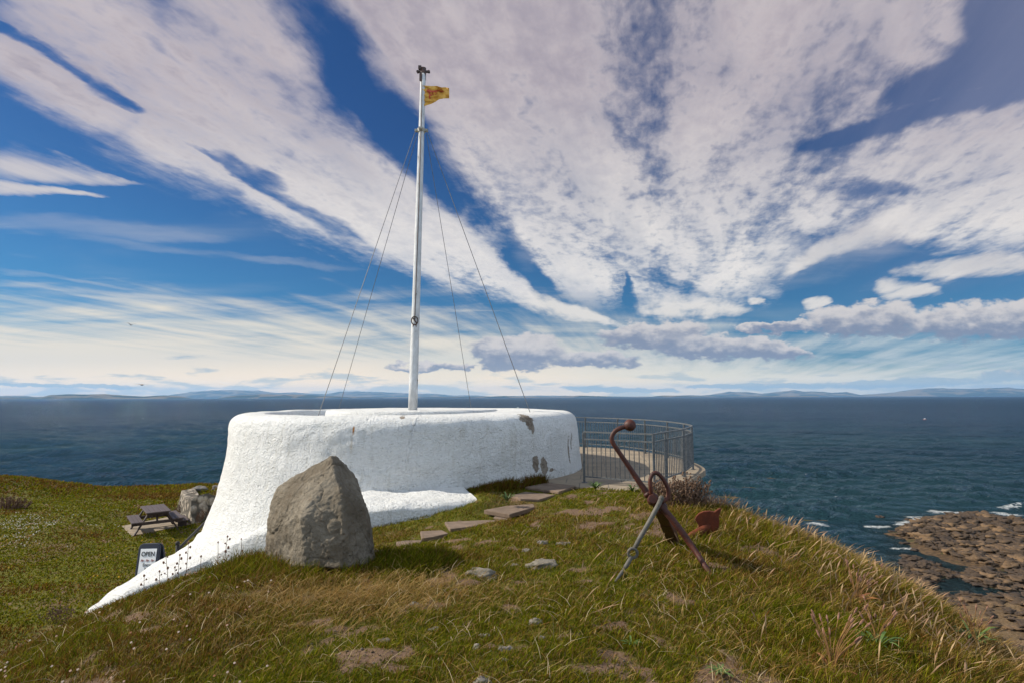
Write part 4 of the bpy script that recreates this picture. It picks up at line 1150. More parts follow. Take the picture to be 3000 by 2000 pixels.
# ------------------------------------------------------------------ picnic table on its pad, low bench
M['wood'] = None
m, t, b = mat('stained_planks'); p = opos(t); n1 = noi(stretch(p, 12.0, 1.0, 12.0), 3.0, 5.0, 0.65)
link(t, mix(t, n1.ss(0.3, 0.7), rgb(0.042, 0.026, 0.024), rgb(0.078, 0.055, 0.053)), b, 'Base Color'); b.inputs['Roughness'].default_value = 0.6; bump(t, n1, 0.4, 0.004, b); M['wood'] = m
M['wood2'] = simple('dark_timber', rgb(0.025, 0.014, 0.012), rgb(0.045, 0.026, 0.022), 5.0, 0.7, 0.3)
TZ = -3.95
tn, tf = PZ(465.5, 1497.5, TZ), PZ(446.5, 1477.5, TZ)
axd = (tf - tn); axd.z = 0; Lt = axd.length; axd.normalize()
tcx = (tn + tf) / 2; ground_t = TZ - 0.75
rz_t = math.atan2(axd.y, axd.x) - PI / 2
Lt = max(1.35, min(Lt, 1.9))
table = empty('picnic_table', (tcx.x, tcx.y, ground_t), rz_t); tag(table, 'brown timber picnic table with attached benches on a paved pad on the lawn', 'picnic table')
RT = Matrix.Rotation(rz_t, 3, 'Z')
def L_(x, y, z): return Vector((tcx.x, tcx.y, ground_t)) + RT @ Vector((x, y, z))
def planks(name, xs, z, wid, L, th=0.04):
    mb = MB()
    for x in xs: mb.bar(L_(x, -L / 2, z), L_(x, L / 2, z), wid, th)
    return mb.build(name, M['wood'], table, bevel=0.004)
planks('table_top', [-0.30 + 0.15 * i for i in range(5)], 0.73, 0.138, Lt)
planks('seat', [-0.73, -0.61, -0.49 - 0.0], 0.44, 0.108, Lt); planks('seat', [0.49, 0.61, 0.73], 0.44, 0.108, Lt)
for sy_ in (-1, 1):
    y_ = sy_ * (Lt / 2 - 0.22)
    for sx_ in (-1, 1):
        MB().bar(L_(sx_ * 0.26, y_, 0.708), L_(sx_ * 0.66, y_, 0.0), 0.045, 0.11, up=(axd.x, axd.y, 0)).build('leg', M['wood2'], table)
    MB().bar(L_(-0.77, y_ + 0.05 * sy_, 0.37), L_(0.77, y_ + 0.05 * sy_, 0.37), 0.045, 0.10).build('crossbar', M['wood2'], table)
    MB().bar(L_(-0.33, y_ + 0.05 * sy_, 0.66), L_(0.33, y_ + 0.05 * sy_, 0.66), 0.045, 0.09).build('crossbar', M['wood2'], table)
    MB().bar(L_(0, y_ - 0.02 * sy_, 0.37), L_(0, y_ - sy_ * 0.30, 0.69), 0.05, 0.09).build('brace', M['wood2'], table)
zb = ground_t + 0.22
bq1, bq2 = PZ(536, 1524, zb), PZ(526, 1510, zb)
lb = empty('low_bench', ((bq1.x + bq2.x) / 2, (bq1.y + bq2.y) / 2, ground_t)); tag(lb, 'small low plank bench just beyond the right side of the picnic table', 'bench')
d_ = (bq2 - bq1).normalized(); nrm = Vector((d_.y, -d_.x, 0))
mb = MB(); q0 = bq1 - d_ * 0.0; q1_ = q0 + d_ * 1.1
for k in (-0.13, 0.0, 0.13): mb.bar(q0 + nrm * k, q1_ + nrm * k, 0.11, 0.035)
mb.build('seat', M['wood'], lb)
for k in (0.15, 0.95):
    MB().box(q0 + d_ * k + Vector((0, 0, -0.13)), (0.30, 0.06, 0.20)).build('leg', M['wood2'], lb)
pad = [PZ(357, 1540, ground_t), PZ(387, 1569, ground_t), PZ(556, 1535, ground_t), PZ(520, 1508, ground_t)]
o = MB().prism([q + Vector((0, 0, 0.012)) for q in pad], (0, 0, -0.5)).build('paved_pad', M['pave'], bevel=0.01); tag(o, kind='structure')
# level the turf around the pad by lowering ground points that poke through
pxy = [(q.x, q.y) for q in pad]
co = np.empty(len(gr.data.vertices) * 3, np.float32); gr.data.vertices.foreach_get('co', co); co = co.reshape(-1, 3)
dpad = sdf(co[:, 0], co[:, 1], pxy); w_ = sstep(2.0, 0.15, dpad)
GROUND_FIX = []
tgt = ground_t + EYE - 0.015
co[:, 2] = co[:, 2] * (1 - w_) + tgt * w_
for px_s, z, lab in SLABS:
    P_ = [PZ(u, v, z) for u, v in px_s]; dsl = sdf(co[:, 0], co[:, 1], [(q.x, q.y) for q in P_])
    w2 = sstep(0.5, 0.05, dsl); top_ = z + EYE - (0.10 if z == -1.925 else 0.045)
    co[:, 2] = np.where(w2 > 0, co[:, 2] * (1 - w2) + np.minimum(co[:, 2] * 0.4 + top_ * 0.6, top_) * w2, co[:, 2]); GROUND_FIX.append(([(q.x, q.y) for q in P_], z))
de = sdf(co[:, 0], co[:, 1], [(q.x, q.y) for q in edge]); w3 = sstep(0.35, 0.0, de) * (co[:, 2] > EYE - 4)
co[:, 2] = np.where(w3 > 0, np.minimum(co[:, 2], (co[:, 2] * (1 - w3) + (TERR + EYE - 0.06) * w3)), co[:, 2])
dsk = sdf(co[:, 0], co[:, 1], [(q.x, q.y) for q in OC] + [(q.x, q.y) for q in reversed(IC)])
co[:, 2] = np.where(dsk < 0.05, co[:, 2] - 0.9 * sstep(0.05, -0.1, dsk), co[:, 2])
gr.data.vertices.foreach_set('co', co.ravel()); gr.data.update()
def ground_after(x, y, z):
    """blade roots follow the same levelling; returns z and a keep mask"""
    d1 = sdf(x, y, pxy); w_ = sstep(2.0, 0.15, d1); z = z * (1 - w_) + (ground_t - 0.015) * w_
    keep = (d1 > -0.02)
    for poly, zs_ in GROUND_FIX:
        d2 = sdf(x, y, poly); w2 = sstep(0.5, 0.05, d2); tp = zs_ - (0.10 if zs_ == -1.925 else 0.045)
        z = np.where(w2 > 0, z * (1 - w2) + np.minimum(z * 0.4 + tp * 0.6, tp) * w2, z); keep &= d2 > 0.05 - 0.14 * rng.random(len(x)) ** 2
    d3 = sdf(x, y, [(q.x, q.y) for q in edge]); keep &= d3 > 0.02
    d4 = sdf(x, y, [(q.x, q.y) for q in OC] + [(q.x, q.y) for q in reversed(IC)]); keep &= d4 > 0.06
    keep &= np.hypot(x - TC.x, y - TC.y) > 4.75 + np.clip(-1.85 - z, 0, 3) * 0.42
    bo_ = sdf(x, y, [(PY(u, 1640, y_).x, y_) for u, y_ in ((779, 6.15), (838, 5.72), (888, 5.52), (1000, 5.45), (1070, 5.7), (1098, 6.1), (1098, 7.0), (800, 7.1))]); keep &= bo_ > 0.0
    return z, keep

# ------------------------------------------------------------------ rubble wall on the lawn
m, t, b = mat('rubble_masonry'); p = gpos(t); v1 = vor(p, 3.6); n1 = noi(p, 10.0, 5.0, 0.7); n2 = noi(p, 2.0, 3.0, 0.5)
c = mix(t, (n1 + (n2 - 0.5) * 0.7).ss(0.35, 0.65), rgb(0.24, 0.195, 0.145), rgb(0.44, 0.375, 0.29)); c = mix(t, v1.ss(0.38, 0.6), c, rgb(0.09, 0.075, 0.055))
link(t, c, b, 'Base Color'); b.inputs['Roughness'].default_value = 0.95; bump(t, n1 * 0.6 - v1 * 1.2, 1.0, 0.08, b)
ctr = [((516, 1478), (532, 1432), 24.6), ((528, 1493), (538, 1444), 23.6), ((545, 1508), (546, 1459), 22.6), ((561, 1521), (560, 1457), 21.9), ((580, 1520), (574, 1449), 21.9), ((600, 1518), (594, 1458), 22.1), ((625, 1518), (612, 1472), 22.4), ((660, 1520), (640, 1472), 22.8)]
V = []; F = []; cols = 60; rws = 12
tpar = np.linspace(0, len(ctr) - 1, cols)
for i, tq in enumerate(tpar):
    i0 = min(int(tq), len(ctr) - 2); f_ = tq - i0
    bt = PY(*ctr[i0][0], ctr[i0][2]).lerp(PY(*ctr[i0 + 1][0], ctr[i0 + 1][2]), f_); tp = PY(*ctr[i0][1], ctr[i0][2] + 0.15).lerp(PY(*ctr[i0 + 1][1], ctr[i0 + 1][2] + 0.15), f_)
    bt.z -= 0.4; tp.z += -0.06 + mnoise.noise((tq * 3.1, 0, 0)) * 0.07 + mnoise.noise((tq * 9.1, 0, 0)) * 0.05
    for j in range(rws):
        s_ = j / (rws - 1); q = bt.lerp(tp, s_); nz_ = mnoise.noise((q.x * 3.5, q.z * 3.5, 2.0)) * 0.045
        V.append((q.x + nz_ * 0.6, q.y - abs(nz_), q.z))
    for q, dz_ in ((tp, 0.0), (bt, 0.0)):
        V.append((q.x + 0.28, q.y + 0.5, q.z + dz_ + (0.03 if q is tp else 0)))
n_ = rws + 2
for i in range(cols - 1):
    for j in range(n_): F.append((i * n_ + j, i * n_ + (j + 1) % n_, (i + 1) * n_ + (j + 1) % n_, (i + 1) * n_ + j))
F.append(tuple(range(n_))); F.append(tuple((cols - 1) * n_ + k for k in range(n_ - 1, -1, -1)))
o = mesh_np('rubble_wall', np.array(V), F, m, smooth=False); tag(o, 'low curved stone rubble wall with a ragged top at the foot of the bank', 'wall')

# ------------------------------------------------------------------ stair handrail and post
M['black'] = simple('black_paint', rgb(0.006, 0.006, 0.007), rgb(0.01, 0.01, 0.011), 9.0, 0.8, 0)
def q2(a, bq, y): return PY(300 + a / 4.704, 1420 + bq / 4.704, y)
hr = empty('handrail', (q2(1040, 905, 13.4).x, 13.4, -4.6)); tag(hr, 'black sloping handrail on a short post beside the white skirt', 'handrail')
pt_ = q2(1038, 800, 13.4); MB().tube([Vector((pt_.x, pt_.y, -4.9)), pt_], 0.038, 12).ball(pt_, 0.052, 12, 8).build('post', M['black'], hr, smooth=True)
MB().tube([q2(1045, 880, 13.4), q2(1180, 745, 14.0), q2(1330, 595, 14.7), q2(1490, 440, 15.5), q2(1600, 330, 16.2)], 0.032, 10).build('rail', M['black'], hr, smooth=True)

# ------------------------------------------------------------------ pavement sign
sc_ = PY(433, 1650, 13.9)
sb_z = -4.72
SW, SH = 0.60, 1.12
sign = empty('pavement_sign', (sc_.x, 13.9, sb_z)); tag(sign, 'navy framed pavement sign reading OPEN Entry by Donation behind the white skirt', 'sign')
M['navy'] = simple('navy_plastic', rgb(0.004, 0.010, 0.026), rgb(0.007, 0.014, 0.034), 9.0, 0.75, 0)
M['panel'] = simple('white_panel', rgb(0.74, 0.74, 0.74), rgb(0.78, 0.78, 0.78), 3.0, 0.5, 0)
M['ink'] = simple('black_ink', rgb(0.02, 0.02, 0.02), rgb(0.03, 0.03, 0.03), 3.0, 0.6, 0)
M['inkr'] = simple('red_ink', rgb(0.30, 0.09, 0.08), rgb(0.32, 0.10, 0.09), 3.0, 0.6, 0)
O_ = PY(400 + 0.5, 1677, 13.9)
XX = (PY(478, 1655, 13.75) - PY(403, 1668, 13.9)); XX.z = 0; XX.normalize()
tl = PY(302.5 + 100.0, 1604, 13.9)
# board plane: x to the right (turned a little), y up with a slight lean back
roll_ = math.radians(4)
sx_v = (XX * math.cos(roll_) + Vector((0, 0, 1)) * math.sin(roll_)).normalized()
nvec = sx_v.cross(Vector((0, 0.18, 1))).normalized(); sy_v = nvec.cross(sx_v).normalized()
if sy_v.z < 0: sy_v = -sy_v
fwd = -nvec if (-nvec).y < 0 else nvec
org = PY(439, 1590, 13.85) - sy_v * SH        # bottom middle of the front board
wsg = 72 / FPX * 13.85 * 1.0; SW = wsg
def SG(x, y, d=0.0): return org + sx_v * x + sy_v * y + fwd * d
def rrect(w, h, r, n=8):
    P_ = [(-w / 2, 0), (w / 2, 0)]
    for k in range(n + 1): a = PI / 2 * k / n; P_.append((w / 2 - r + r * math.cos(a), h - r + r * math.sin(a)))
    for k in range(n + 1): a = PI / 2 + PI / 2 * k / n; P_.append((-w / 2 + r + r * math.cos(a), h - r + r * math.sin(a)))
    return P_
mb = MB(); mb.prism([SG(x, y) for x, y in rrect(SW, SH, 0.13)], fwd * -0.05)
mb.build('frame', M['navy'], sign, bevel=0.012)
bk = Vector((0, 0.42, 0)); mb = MB(); mb.prism([SG(x, y, -0.052) + bk * (1 - y / SH) for x, y in rrect(SW, SH, 0.13)], fwd * -0.05); mb.build('rear_board', M['navy'], sign)
mb = MB(); mb.prism([SG(x, y, 0.004) for x, y in ((-SW / 2 + 0.075, 0.12), (SW / 2 - 0.075, 0.12), (SW / 2 - 0.075, SH - 0.12), (-SW / 2 + 0.075, SH - 0.12))], fwd * -0.012); mb.build('panel', M['panel'], sign)
def lettering(s_, cx, cy, size, mt, bold=0.0, shear=0.0, sxk=1.0):
    cu = bpy.data.curves.new('text', 'FONT'); cu.body = s_; cu.size = size; cu.align_x = 'CENTER'; cu.offset = bold; cu.shear = shear; cu.extrude = 0.002
    to_ = bpy.data.objects.new('text', cu); COL.objects.link(to_)
    dg = bpy.context.evaluated_depsgraph_get(); me = bpy.data.meshes.new_from_object(to_.evaluated_get(dg))
    bpy.data.objects.remove(to_); me.materials.clear(); me.materials.append(mt)
    for v in me.vertices: v.co = W(SG(cx + v.co.x * sxk, cy + v.co.y, 0.009 + v.co.z))
    o = bpy.data.objects.new('lettering', me); COL.objects.link(o); attach(o, sign); return o
lettering('OPEN', 0, SH - 0.285, 0.145, M['ink'], 0.002)
# serif feet for the heading
mb = MB()
for x in (-0.075, 0.005, 0.052, 0.115, 0.178): mb.add([SG(x - 0.014, SH - 0.288, 0.011), SG(x + 0.014, SH - 0.288, 0.011), SG(x + 0.014, SH - 0.281, 0.011), SG(x - 0.014, SH - 0.281, 0.011)], [(0, 1, 2, 3)])
for xx_ in (-0.14, 0.0, 0.14): lettering('Bar', xx_, SH - 0.40, 0.07, M['inkr'], 0.0, 0.4)
lettering('Entry', 0, SH - 0.51, 0.105, M['ink']); lettering('by', 0, SH - 0.60, 0.105, M['ink']); lettering('Donation', 0, SH - 0.73, 0.105, M['ink'], 0, 0, 0.95)

# ------------------------------------------------------------------ boat and gulls
bp = PZ(2709, 1229, -EYE); sc2 = bp.y / FPX
boat = empty('fishing_boat', (bp.x, bp.y, -EYE)); tag(boat, 'tiny red and white boat alone on the open sea at right', 'boat')
M['bred'] = simple('boat_red', rgb(0.45, 0.10, 0.06), rgb(0.5, 0.13, 0.08), 0.5, 0.5, 0); M['bwht'] = simple('boat_white', rgb(0.8, 0.8, 0.8), rgb(0.75, 0.75, 0.75), 0.5, 0.5, 0)
bl = 4.0 * sc2
mb = MB(); deck_ = [(-1, 0), (-0.95, .28), (0.4, .3), (1.15, 0), (0.4, -.3), (-0.95, -.28)]
mb.add([(bp.x + x * bl, bp.y + y * bl, -EYE + 2.4 * sc2) for x, y in deck_] + [(bp.x + x * bl * 0.9, bp.y + y * bl * 0.7, -EYE - 0.4) for x, y in deck_], [(0, 1, 2, 3, 4, 5)] + [(i, i + 6, (i + 1) % 6 + 6, (i + 1) % 6) for i in range(6)])
mb.build('hull', M['bred'], boat)
MB().box((bp.x + 0.1 * bl, bp.y, -EYE + 3.6 * sc2), (1.1 * bl, 0.4 * bl, 2.4 * sc2)).build('cabin', M['bwht'], boat, bevel=0.1)
MB().tube([(bp.x + 0.3 * bl, bp.y, -EYE + 4.8 * sc2), (bp.x + 0.3 * bl, bp.y, -EYE + 6.3 * sc2)], 0.12 * sc2, 6).build('mast', M['bred'], boat)
M['gull'] = simple('gull_feathers', rgb(0.05, 0.045, 0.045), rgb(0.11, 0.10, 0.10), 9.0, 0.8, 0)
def gull(u, v, y, span, up, lab, tilt):
    c0 = PY(u, v, y); V = []; F = []
    n = 9
    # body: lathe along its length, one continuous surface with the wings
    mb = MB(); prof = [(-0.30, 0.005), (-0.2, 0.03), (-0.05, 0.055), (0.1, 0.05), (0.18, 0.03), (0.24, 0.032), (0.29, 0.02), (0.34, 0.004)]
    dirv = Vector((0.85, -0.5, 0.02)).normalized(); k = span / 1.2
    mb.tube([c0 + dirv * a * k for a, _ in prof], [r_ * k for _, r_ in prof], 8)
    side = Vector((dirv.y, -dirv.x, 0)).normalized()
    for sg in (-1, 1):
        P_ = []
        for i in range(n):
            s_ = i / (n - 1); hgt = up[0 if sg < 0 else 1] * (math.sin(s_ * 2.2) * 0.5) * span / 2
            ch = (0.16 * (1 - s_) ** 0.6 + 0.015) * k
            ctrp = c0 + side * sg * (0.02 + s_ * span / 2) + Vector((0, 0, hgt)) - dirv * (s_ * s_ * 0.14 * k)
            P_ += [ctrp + dirv * ch * 0.6 + Vector((0, 0, 0.006)), ctrp - dirv * ch * 0.5, ctrp + Vector((0, 0, 0.018 * (1 - s_)))]
        mb.add(P_, [f for i in range(n - 1) for f in ((i * 3, i * 3 + 2, i * 3 + 5, i * 3 + 3), (i * 3 + 2, i * 3 + 1, i * 3 + 4, i * 3 + 5), (i * 3, i * 3 + 3, i * 3 + 4, i * 3 + 1))])
    o = mb.build('gull', M['gull'], smooth=True); tag(o, lab, 'gull', 'gulls over the sea')
gull(384, 953, 62, 1.0, (0.9, 0.9), 'dark gull with raised wings high in the pale sky at left', 0)
gull(416, 1126, 55, 1.3, (0.15, 0.25), 'gull gliding on flat wings just above the far shore at left', 0)

# ------------------------------------------------------------------ grass
rng = np.random.default_rng(11)
def blades(name, x, y, z, hgt, wid, lx, ly, col, curve=1.0, head=None, tipcol=None, label=None, cat_=None, mat_=None):
    """each blade: two short quads and a tip, bent along (lx, ly)"""
    n = len(x)
    th = rng.random(n) * PI
    # blades face the south mostly, with some spread
    th = rng.normal(0, 0.7, n)
    wxv, wyv = np.cos(th) * wid / 2, np.sin(th) * wid / 2
    ts = np.array([0.0, 0.45, 0.8, 1.0])
    pts = []
    L = np.hypot(lx, ly)
    for t_ in ts:
        up = hgt * (t_ - 0.5 * np.minimum(L, 1.6) * 0.55 * t_ ** 2 * curve)
        pts.append((x + lx * hgt * t_ ** 1.7, y + ly * hgt * t_ ** 1.7, z + up))
    ws = (1.0, 0.85, 0.5)
    if head is not None: ws = (0.8, 0.8, head)
    V = np.empty((n, 7, 3), np.float32)
    for k in range(3):
        px0, py0, pz0 = pts[k]
        V[:, 2 * k, 0] = px0 - wxv * ws[k]; V[:, 2 * k, 1] = py0 - wyv * ws[k]; V[:, 2 * k, 2] = pz0
        V[:, 2 * k + 1, 0] = px0 + wxv * ws[k]; V[:, 2 * k + 1, 1] = py0 + wyv * ws[k]; V[:, 2 * k + 1, 2] = pz0
    V[:, 6, 0], V[:, 6, 1], V[:, 6, 2] = pts[3]
    b0 = (np.arange(n) * 7)[:, None]
    tri = np.concatenate([b0 + np.array([[0, 1, 3]]), b0 + np.array([[0, 3, 2]]), b0 + np.array([[2, 3, 5]]), b0 + np.array([[2, 5, 4]]), b0 + np.array([[4, 5, 6]])], 1).reshape(-1, 3)
    o = mesh_np(name, V.reshape(-1, 3), tri, mat_ or M['grass'])
    C = np.repeat(col[:, None, :], 7, 1).copy()
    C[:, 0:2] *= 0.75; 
    if tipcol is not None: C[:, 4:7] = tipcol[:, None, :]
    set_col(o, C.reshape(-1, 3))
    return o
m, t, b = mat('grass_blades')
c = attr(t, 'Col'); link(t, c, b, 'Base Color'); b.inputs['Roughness'].default_value = 0.75; b.inputs['Specular IOR Level'].default_value = 0.04
tr = t.nodes.new('ShaderNodeBsdfTranslucent'); t.links.new(c.k, tr.inputs['Color'])
ms = t.nodes.new('ShaderNodeMixShader'); ms.inputs[0].default_value = 0.28
t.links.new(b.outputs[0], ms.inputs[1]); t.links.new(tr.outputs[0], ms.inputs[2])
out = [q for q in t.nodes if q.type == 'OUTPUT_MATERIAL'][0]; t.links.new(ms.outputs[0], out.inputs['Surface'])
M['grass'] = m
def pick(cols, probs, n):
    cols = np.array(cols); k = rng.choice(len(cols), n, p=np.array(probs) / np.sum(probs)); return cols[k] * (0.84 + 0.32 * rng.random((n, 1)))
GREENS = [(0.100, 0.112, 0.004), (0.160, 0.158, 0.005), (0.056, 0.070, 0.003), (0.22, 0.19, 0.010)]
BROWNS = [(0.115, 0.062, 0.010), (0.18, 0.110, 0.022), (0.075, 0.042, 0.008), (0.14, 0.055, 0.010)]
STRAWS = [(0.32, 0.205, 0.070), (0.41, 0.285, 0.115), (0.24, 0.145, 0.040), (0.27, 0.145, 0.040)]
def region(n, r0, r1, a0=-50, a1=50, pw=0.0):
    a = np.radians(a0 + (a1 - a0) * rng.random(n)); u_ = rng.random(n)
    r = r0 * (r1 / r0) ** (u_ ** (1.0 / (1.0 + pw)))
    return r * np.sin(a), r * np.cos(a)
def place(x, y):
    z = height(x, y); z, keep = ground_after(x, y, z); return z, keep
def tall(x, y):
    """how long the grass is left to grow"""
    h = 0.045 + 0.03 * (fbm(x * 1.3, y * 1.3, 3, 81) - 0.3)
    rgt = sstep(0.9, 2.6, x - (y - 5) * 0.12 + (fbm(x * 0.8, y * 0.8, 2, 83) - 0.5) * 1.2)
    h = h + rgt * (0.03 + 0.08 * fbm(x * 1.1, y * 1.1, 2, 85)) * sstep(13, 9, y)
    lft = sstep(-1.6, -2.6, x); h = h + lft * 0.015
    ns = np.full(np.shape(x), 9.0)
    for poly, _z in GROUND_FIX: ns = np.minimum(ns, sdf(x, y, poly))
    h = h * (0.45 + 0.55 * sstep(0.0, 0.35, ns))
    h = h + 0.10 * np.exp(-(np.maximum(np.hypot((x + 1.85) / 1.25, (y - 6.0) / 0.85) - 0.85, 0) / 0.18) ** 2) * (y < 6.4)
    ds = sdf(x, y, [(q.x, q.y) for q in OC]); h = h + 0.045 * np.exp(-(np.abs(np.hypot(x - TC.x, y - TC.y) - 4.8) / 0.35) ** 2) * (x > -1.5)
    return h
def wind(n, s_=0.45):
    return np.abs(rng.normal(s_, 0.35, n)) * np.sign(rng.random(n) - 0.22), rng.normal(-0.05, 0.35, n)
def make_turf():
    n = 470000
    x, y = region(n, 2.3, 13.5, -50, 50, 0.25)
    z, keep = place(x, y)
    dmask = dirt(x, y); st = strawness(x, y)
    clump = fbm(x * 7, y * 7, 2, 91)
    keep &= (rng.random(n) > dmask * 0.86) & (z > -5.2) & (rng.random(n) < 0.55 + clump * 0.8)
    x, y, z, st, clump, dmask = [q[keep] for q in (x, y, z, st, clump, dmask)]; n = len(x)
    r = np.hypot(x, y)
    h = 0.88 * tall(x, y) * (0.55 + 0.75 * rng.random(n)) * (0.7 + 0.7 * clump) * (1 - 0.5 * dmask)
    w = 0.0026 + 0.00062 * r * (0.6 + 0.6 * rng.random(n))
    rust_ = sstep(-1.5, -3.2, x)
    u_ = rng.random(n)
    col = pick(GREENS, (3, 3, 3, 1), n)
    nb_ = fbm(x * 2.2, y * 2.2, 2, 93)
    isb = u_ < (0.16 + 0.40 * st + 0.22 * rust_ + (nb_ - 0.5) * 0.5); iss = u_ > 1 - (0.03 + 0.20 * st * (1 - 0.75 * rust_))
    col[isb] = pick(BROWNS, (2, 2, 2, 1), int(isb.sum())); col[iss] = pick(STRAWS, (2, 1, 3, 2), int(iss.sum()))
    lx, ly = wind(n, 0.5)
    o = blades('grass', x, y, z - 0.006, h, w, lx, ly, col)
    tag(o, 'short tussocky green and brown turf covering the mound', 'grass', kind='stuff')
def make_dry():
    # longer straw: in drifts on the right, tangled below the boulder, thin elsewhere
    n = 190000
    x, y = region(n, 2.4, 11.5, -48, 50, 0.1)
    z, keep = place(x, y)
    drift = fbm(x * 1.4 + y * 0.5, y * 1.4 - x * 0.4, 3, 95)
    rgt = sstep(0.8, 2.4, x - (y - 5) * 0.10)
    below = np.exp(-(((x + 1.35) / 1.0) ** 2 + ((y - 4.95) / 0.55) ** 2))
    dens = 0.045 + rgt * (0.05 + 0.7 * sstep(0.46, 0.66, drift)) * 0.42 + below * 0.95 + sstep(3.6, 4.8, x) * 0.35 * (y < 9)
    dens = dens * np.where(x < -2.2, 0.35, 1.0)
    keep &= (rng.random(n) < dens) & (z > -4.5)
    x, y, z, rgt, below = [q[keep] for q in (x, y, z, rgt, below)]; n = len(x); r = np.hypot(x, y)
    h = 0.72 * (0.06 + 0.10 * rng.random(n) + rgt * 0.11 * rng.random(n) + below * 0.05 + 0.10 * sstep(3.6, 4.6, x) * rng.random(n))
    w = 0.0016 + 0.00034 * r
    col = pick(STRAWS, (3, 2, 2, 1), n); lx, ly = wind(n, 0.75)
    ls = rng.random(n) < 0.35; lx[ls] = rng.normal(0, 1.2, int(ls.sum())); ly[ls] = rng.normal(0, 0.9, int(ls.sum()))
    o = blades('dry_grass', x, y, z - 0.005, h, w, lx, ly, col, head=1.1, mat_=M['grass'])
    tag(o, 'long dry straw coloured grass blown over across the mound', 'grass', kind='stuff')
    # lying stalks, pale, in ones and twos
    n = 1300; x, y = region(n, 2.5, 8.0, -45, 45, 0.0); z, keep = place(x, y); x, y, z = x[keep], y[keep], z[keep]; n = len(x)
    a = rng.random(n) * 2 * PI; L = 1.4 + rng.random(n) * 1.0
    o = blades('fallen_stalks', x, y, z + 0.03, 0.05 + 0.07 * rng.random(n), 0.0022 + 0.0004 * np.hypot(x, y), np.cos(a) * L, np.sin(a) * L, pick([(0.42, 0.33, 0.18), (0.5, 0.4, 0.25)], (1, 1), n), curve=0.9)
    tag(o, 'pale dead stalks lying loose over the turf', 'grass', kind='stuff')
    # flowering heads along the seaward brow
    n = 9000; x, y = region(n, 4.0, 10.5, 4, 52, 0.4); z, keep = place(x, y)
    k2 = sstep(2.2, 3.6, x) * sstep(0.42, 0.6, fbm(x * 1.6, y * 1.6, 2, 97)); keep &= (rng.random(n) < 0.03 + 0.4 * k2) & (z > -5)
    x, y, z = x[keep], y[keep], z[keep]; n = len(x); lx, ly = wind(n, 0.55)
    o = blades('seed_heads', x, y, z, 0.15 + 0.14 * rng.random(n), 0.0024 + 0.00045 * np.hypot(x, y), lx, ly, pick([(0.20, 0.13, 0.05), (0.3, 0.2, 0.09)], (1, 1), n), curve=0.8, head=2.3, tipcol=pick([(0.42, 0.29, 0.16), (0.34, 0.21, 0.13)], (1, 1), n))
    tag(o, 'nodding pale seed heads along the seaward brow', 'grass', kind='stuff')
def make_lawn():
    n = 190000
    x, y = region(n, 9.0, 47.0, -58, -14, 0.7)
    z, keep = place(x, y); st = fbm(x * 0.35, y * 0.7, 3, 99); keep &= (x < -5) & (z < -3.0) & (z > -6)
    rough_ = np.exp(-(((x + 12.0) / 3.4) ** 2 + ((y - 26.0) / 2.6) ** 2)) + sstep(26, 29, y) + 0.5 * sstep(0.6, 0.75, st)
    x, y, z, st, rough_ = [q[keep] for q in (x, y, z, st, rough_)]; n = len(x); r = np.hypot(x, y)
    u_ = rng.random(n); col = pick(GREENS, (3, 4, 2, 2), n); isb = u_ < 0.13 + sstep(0.48, 0.66, st) * 0.5 + rough_ * 0.3; col[isb] = pick(BROWNS, (2, 3, 1, 1), int(isb.sum()))
    ist = u_ > 0.975; col[ist] = pick(STRAWS, (1, 0, 3, 2), int(ist.sum()))
    h = (0.035 + 0.04 * rng.random(n) + 0.12 * np.clip(rough_, 0, 1) * rng.random(n)); lx, ly = wind(n, 0.5)
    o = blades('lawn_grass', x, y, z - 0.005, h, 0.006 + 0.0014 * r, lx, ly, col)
    tag(o, 'coarse green and brown lawn grass below the mound on the left', 'grass', kind='stuff')
def flowers(name, x, y, z, size, colr, label, lift):
    n = len(x); V = np.empty((n, 6, 3), np.float32); a0 = rng.random(n) * 6.28
    for k in range(5):
        a = a0 + k * 2 * PI / 5; V[:, k, 0] = x + np.cos(a) * size; V[:, k, 1] = y + np.sin(a) * size * 0.7; V[:, k, 2] = z + lift + np.sin(a) * size * 0.6
    V[:, 5, 0] = x; V[:, 5, 1] = y; V[:, 5, 2] = z + lift + size * 0.4
    b0_ = (np.arange(n) * 6)[:, None]; tri = np.concatenate([b0_ + np.array([[k, (k + 1) % 5, 5]]) for k in range(5)], 1).reshape(-1, 3)
    o = mesh_np(name, V.reshape(-1, 3), tri, M['grass']); set_col(o, np.repeat(colr[:, None, :], 6, 1).reshape(-1, 3)); tag(o, label, 'flowers', kind='stuff')
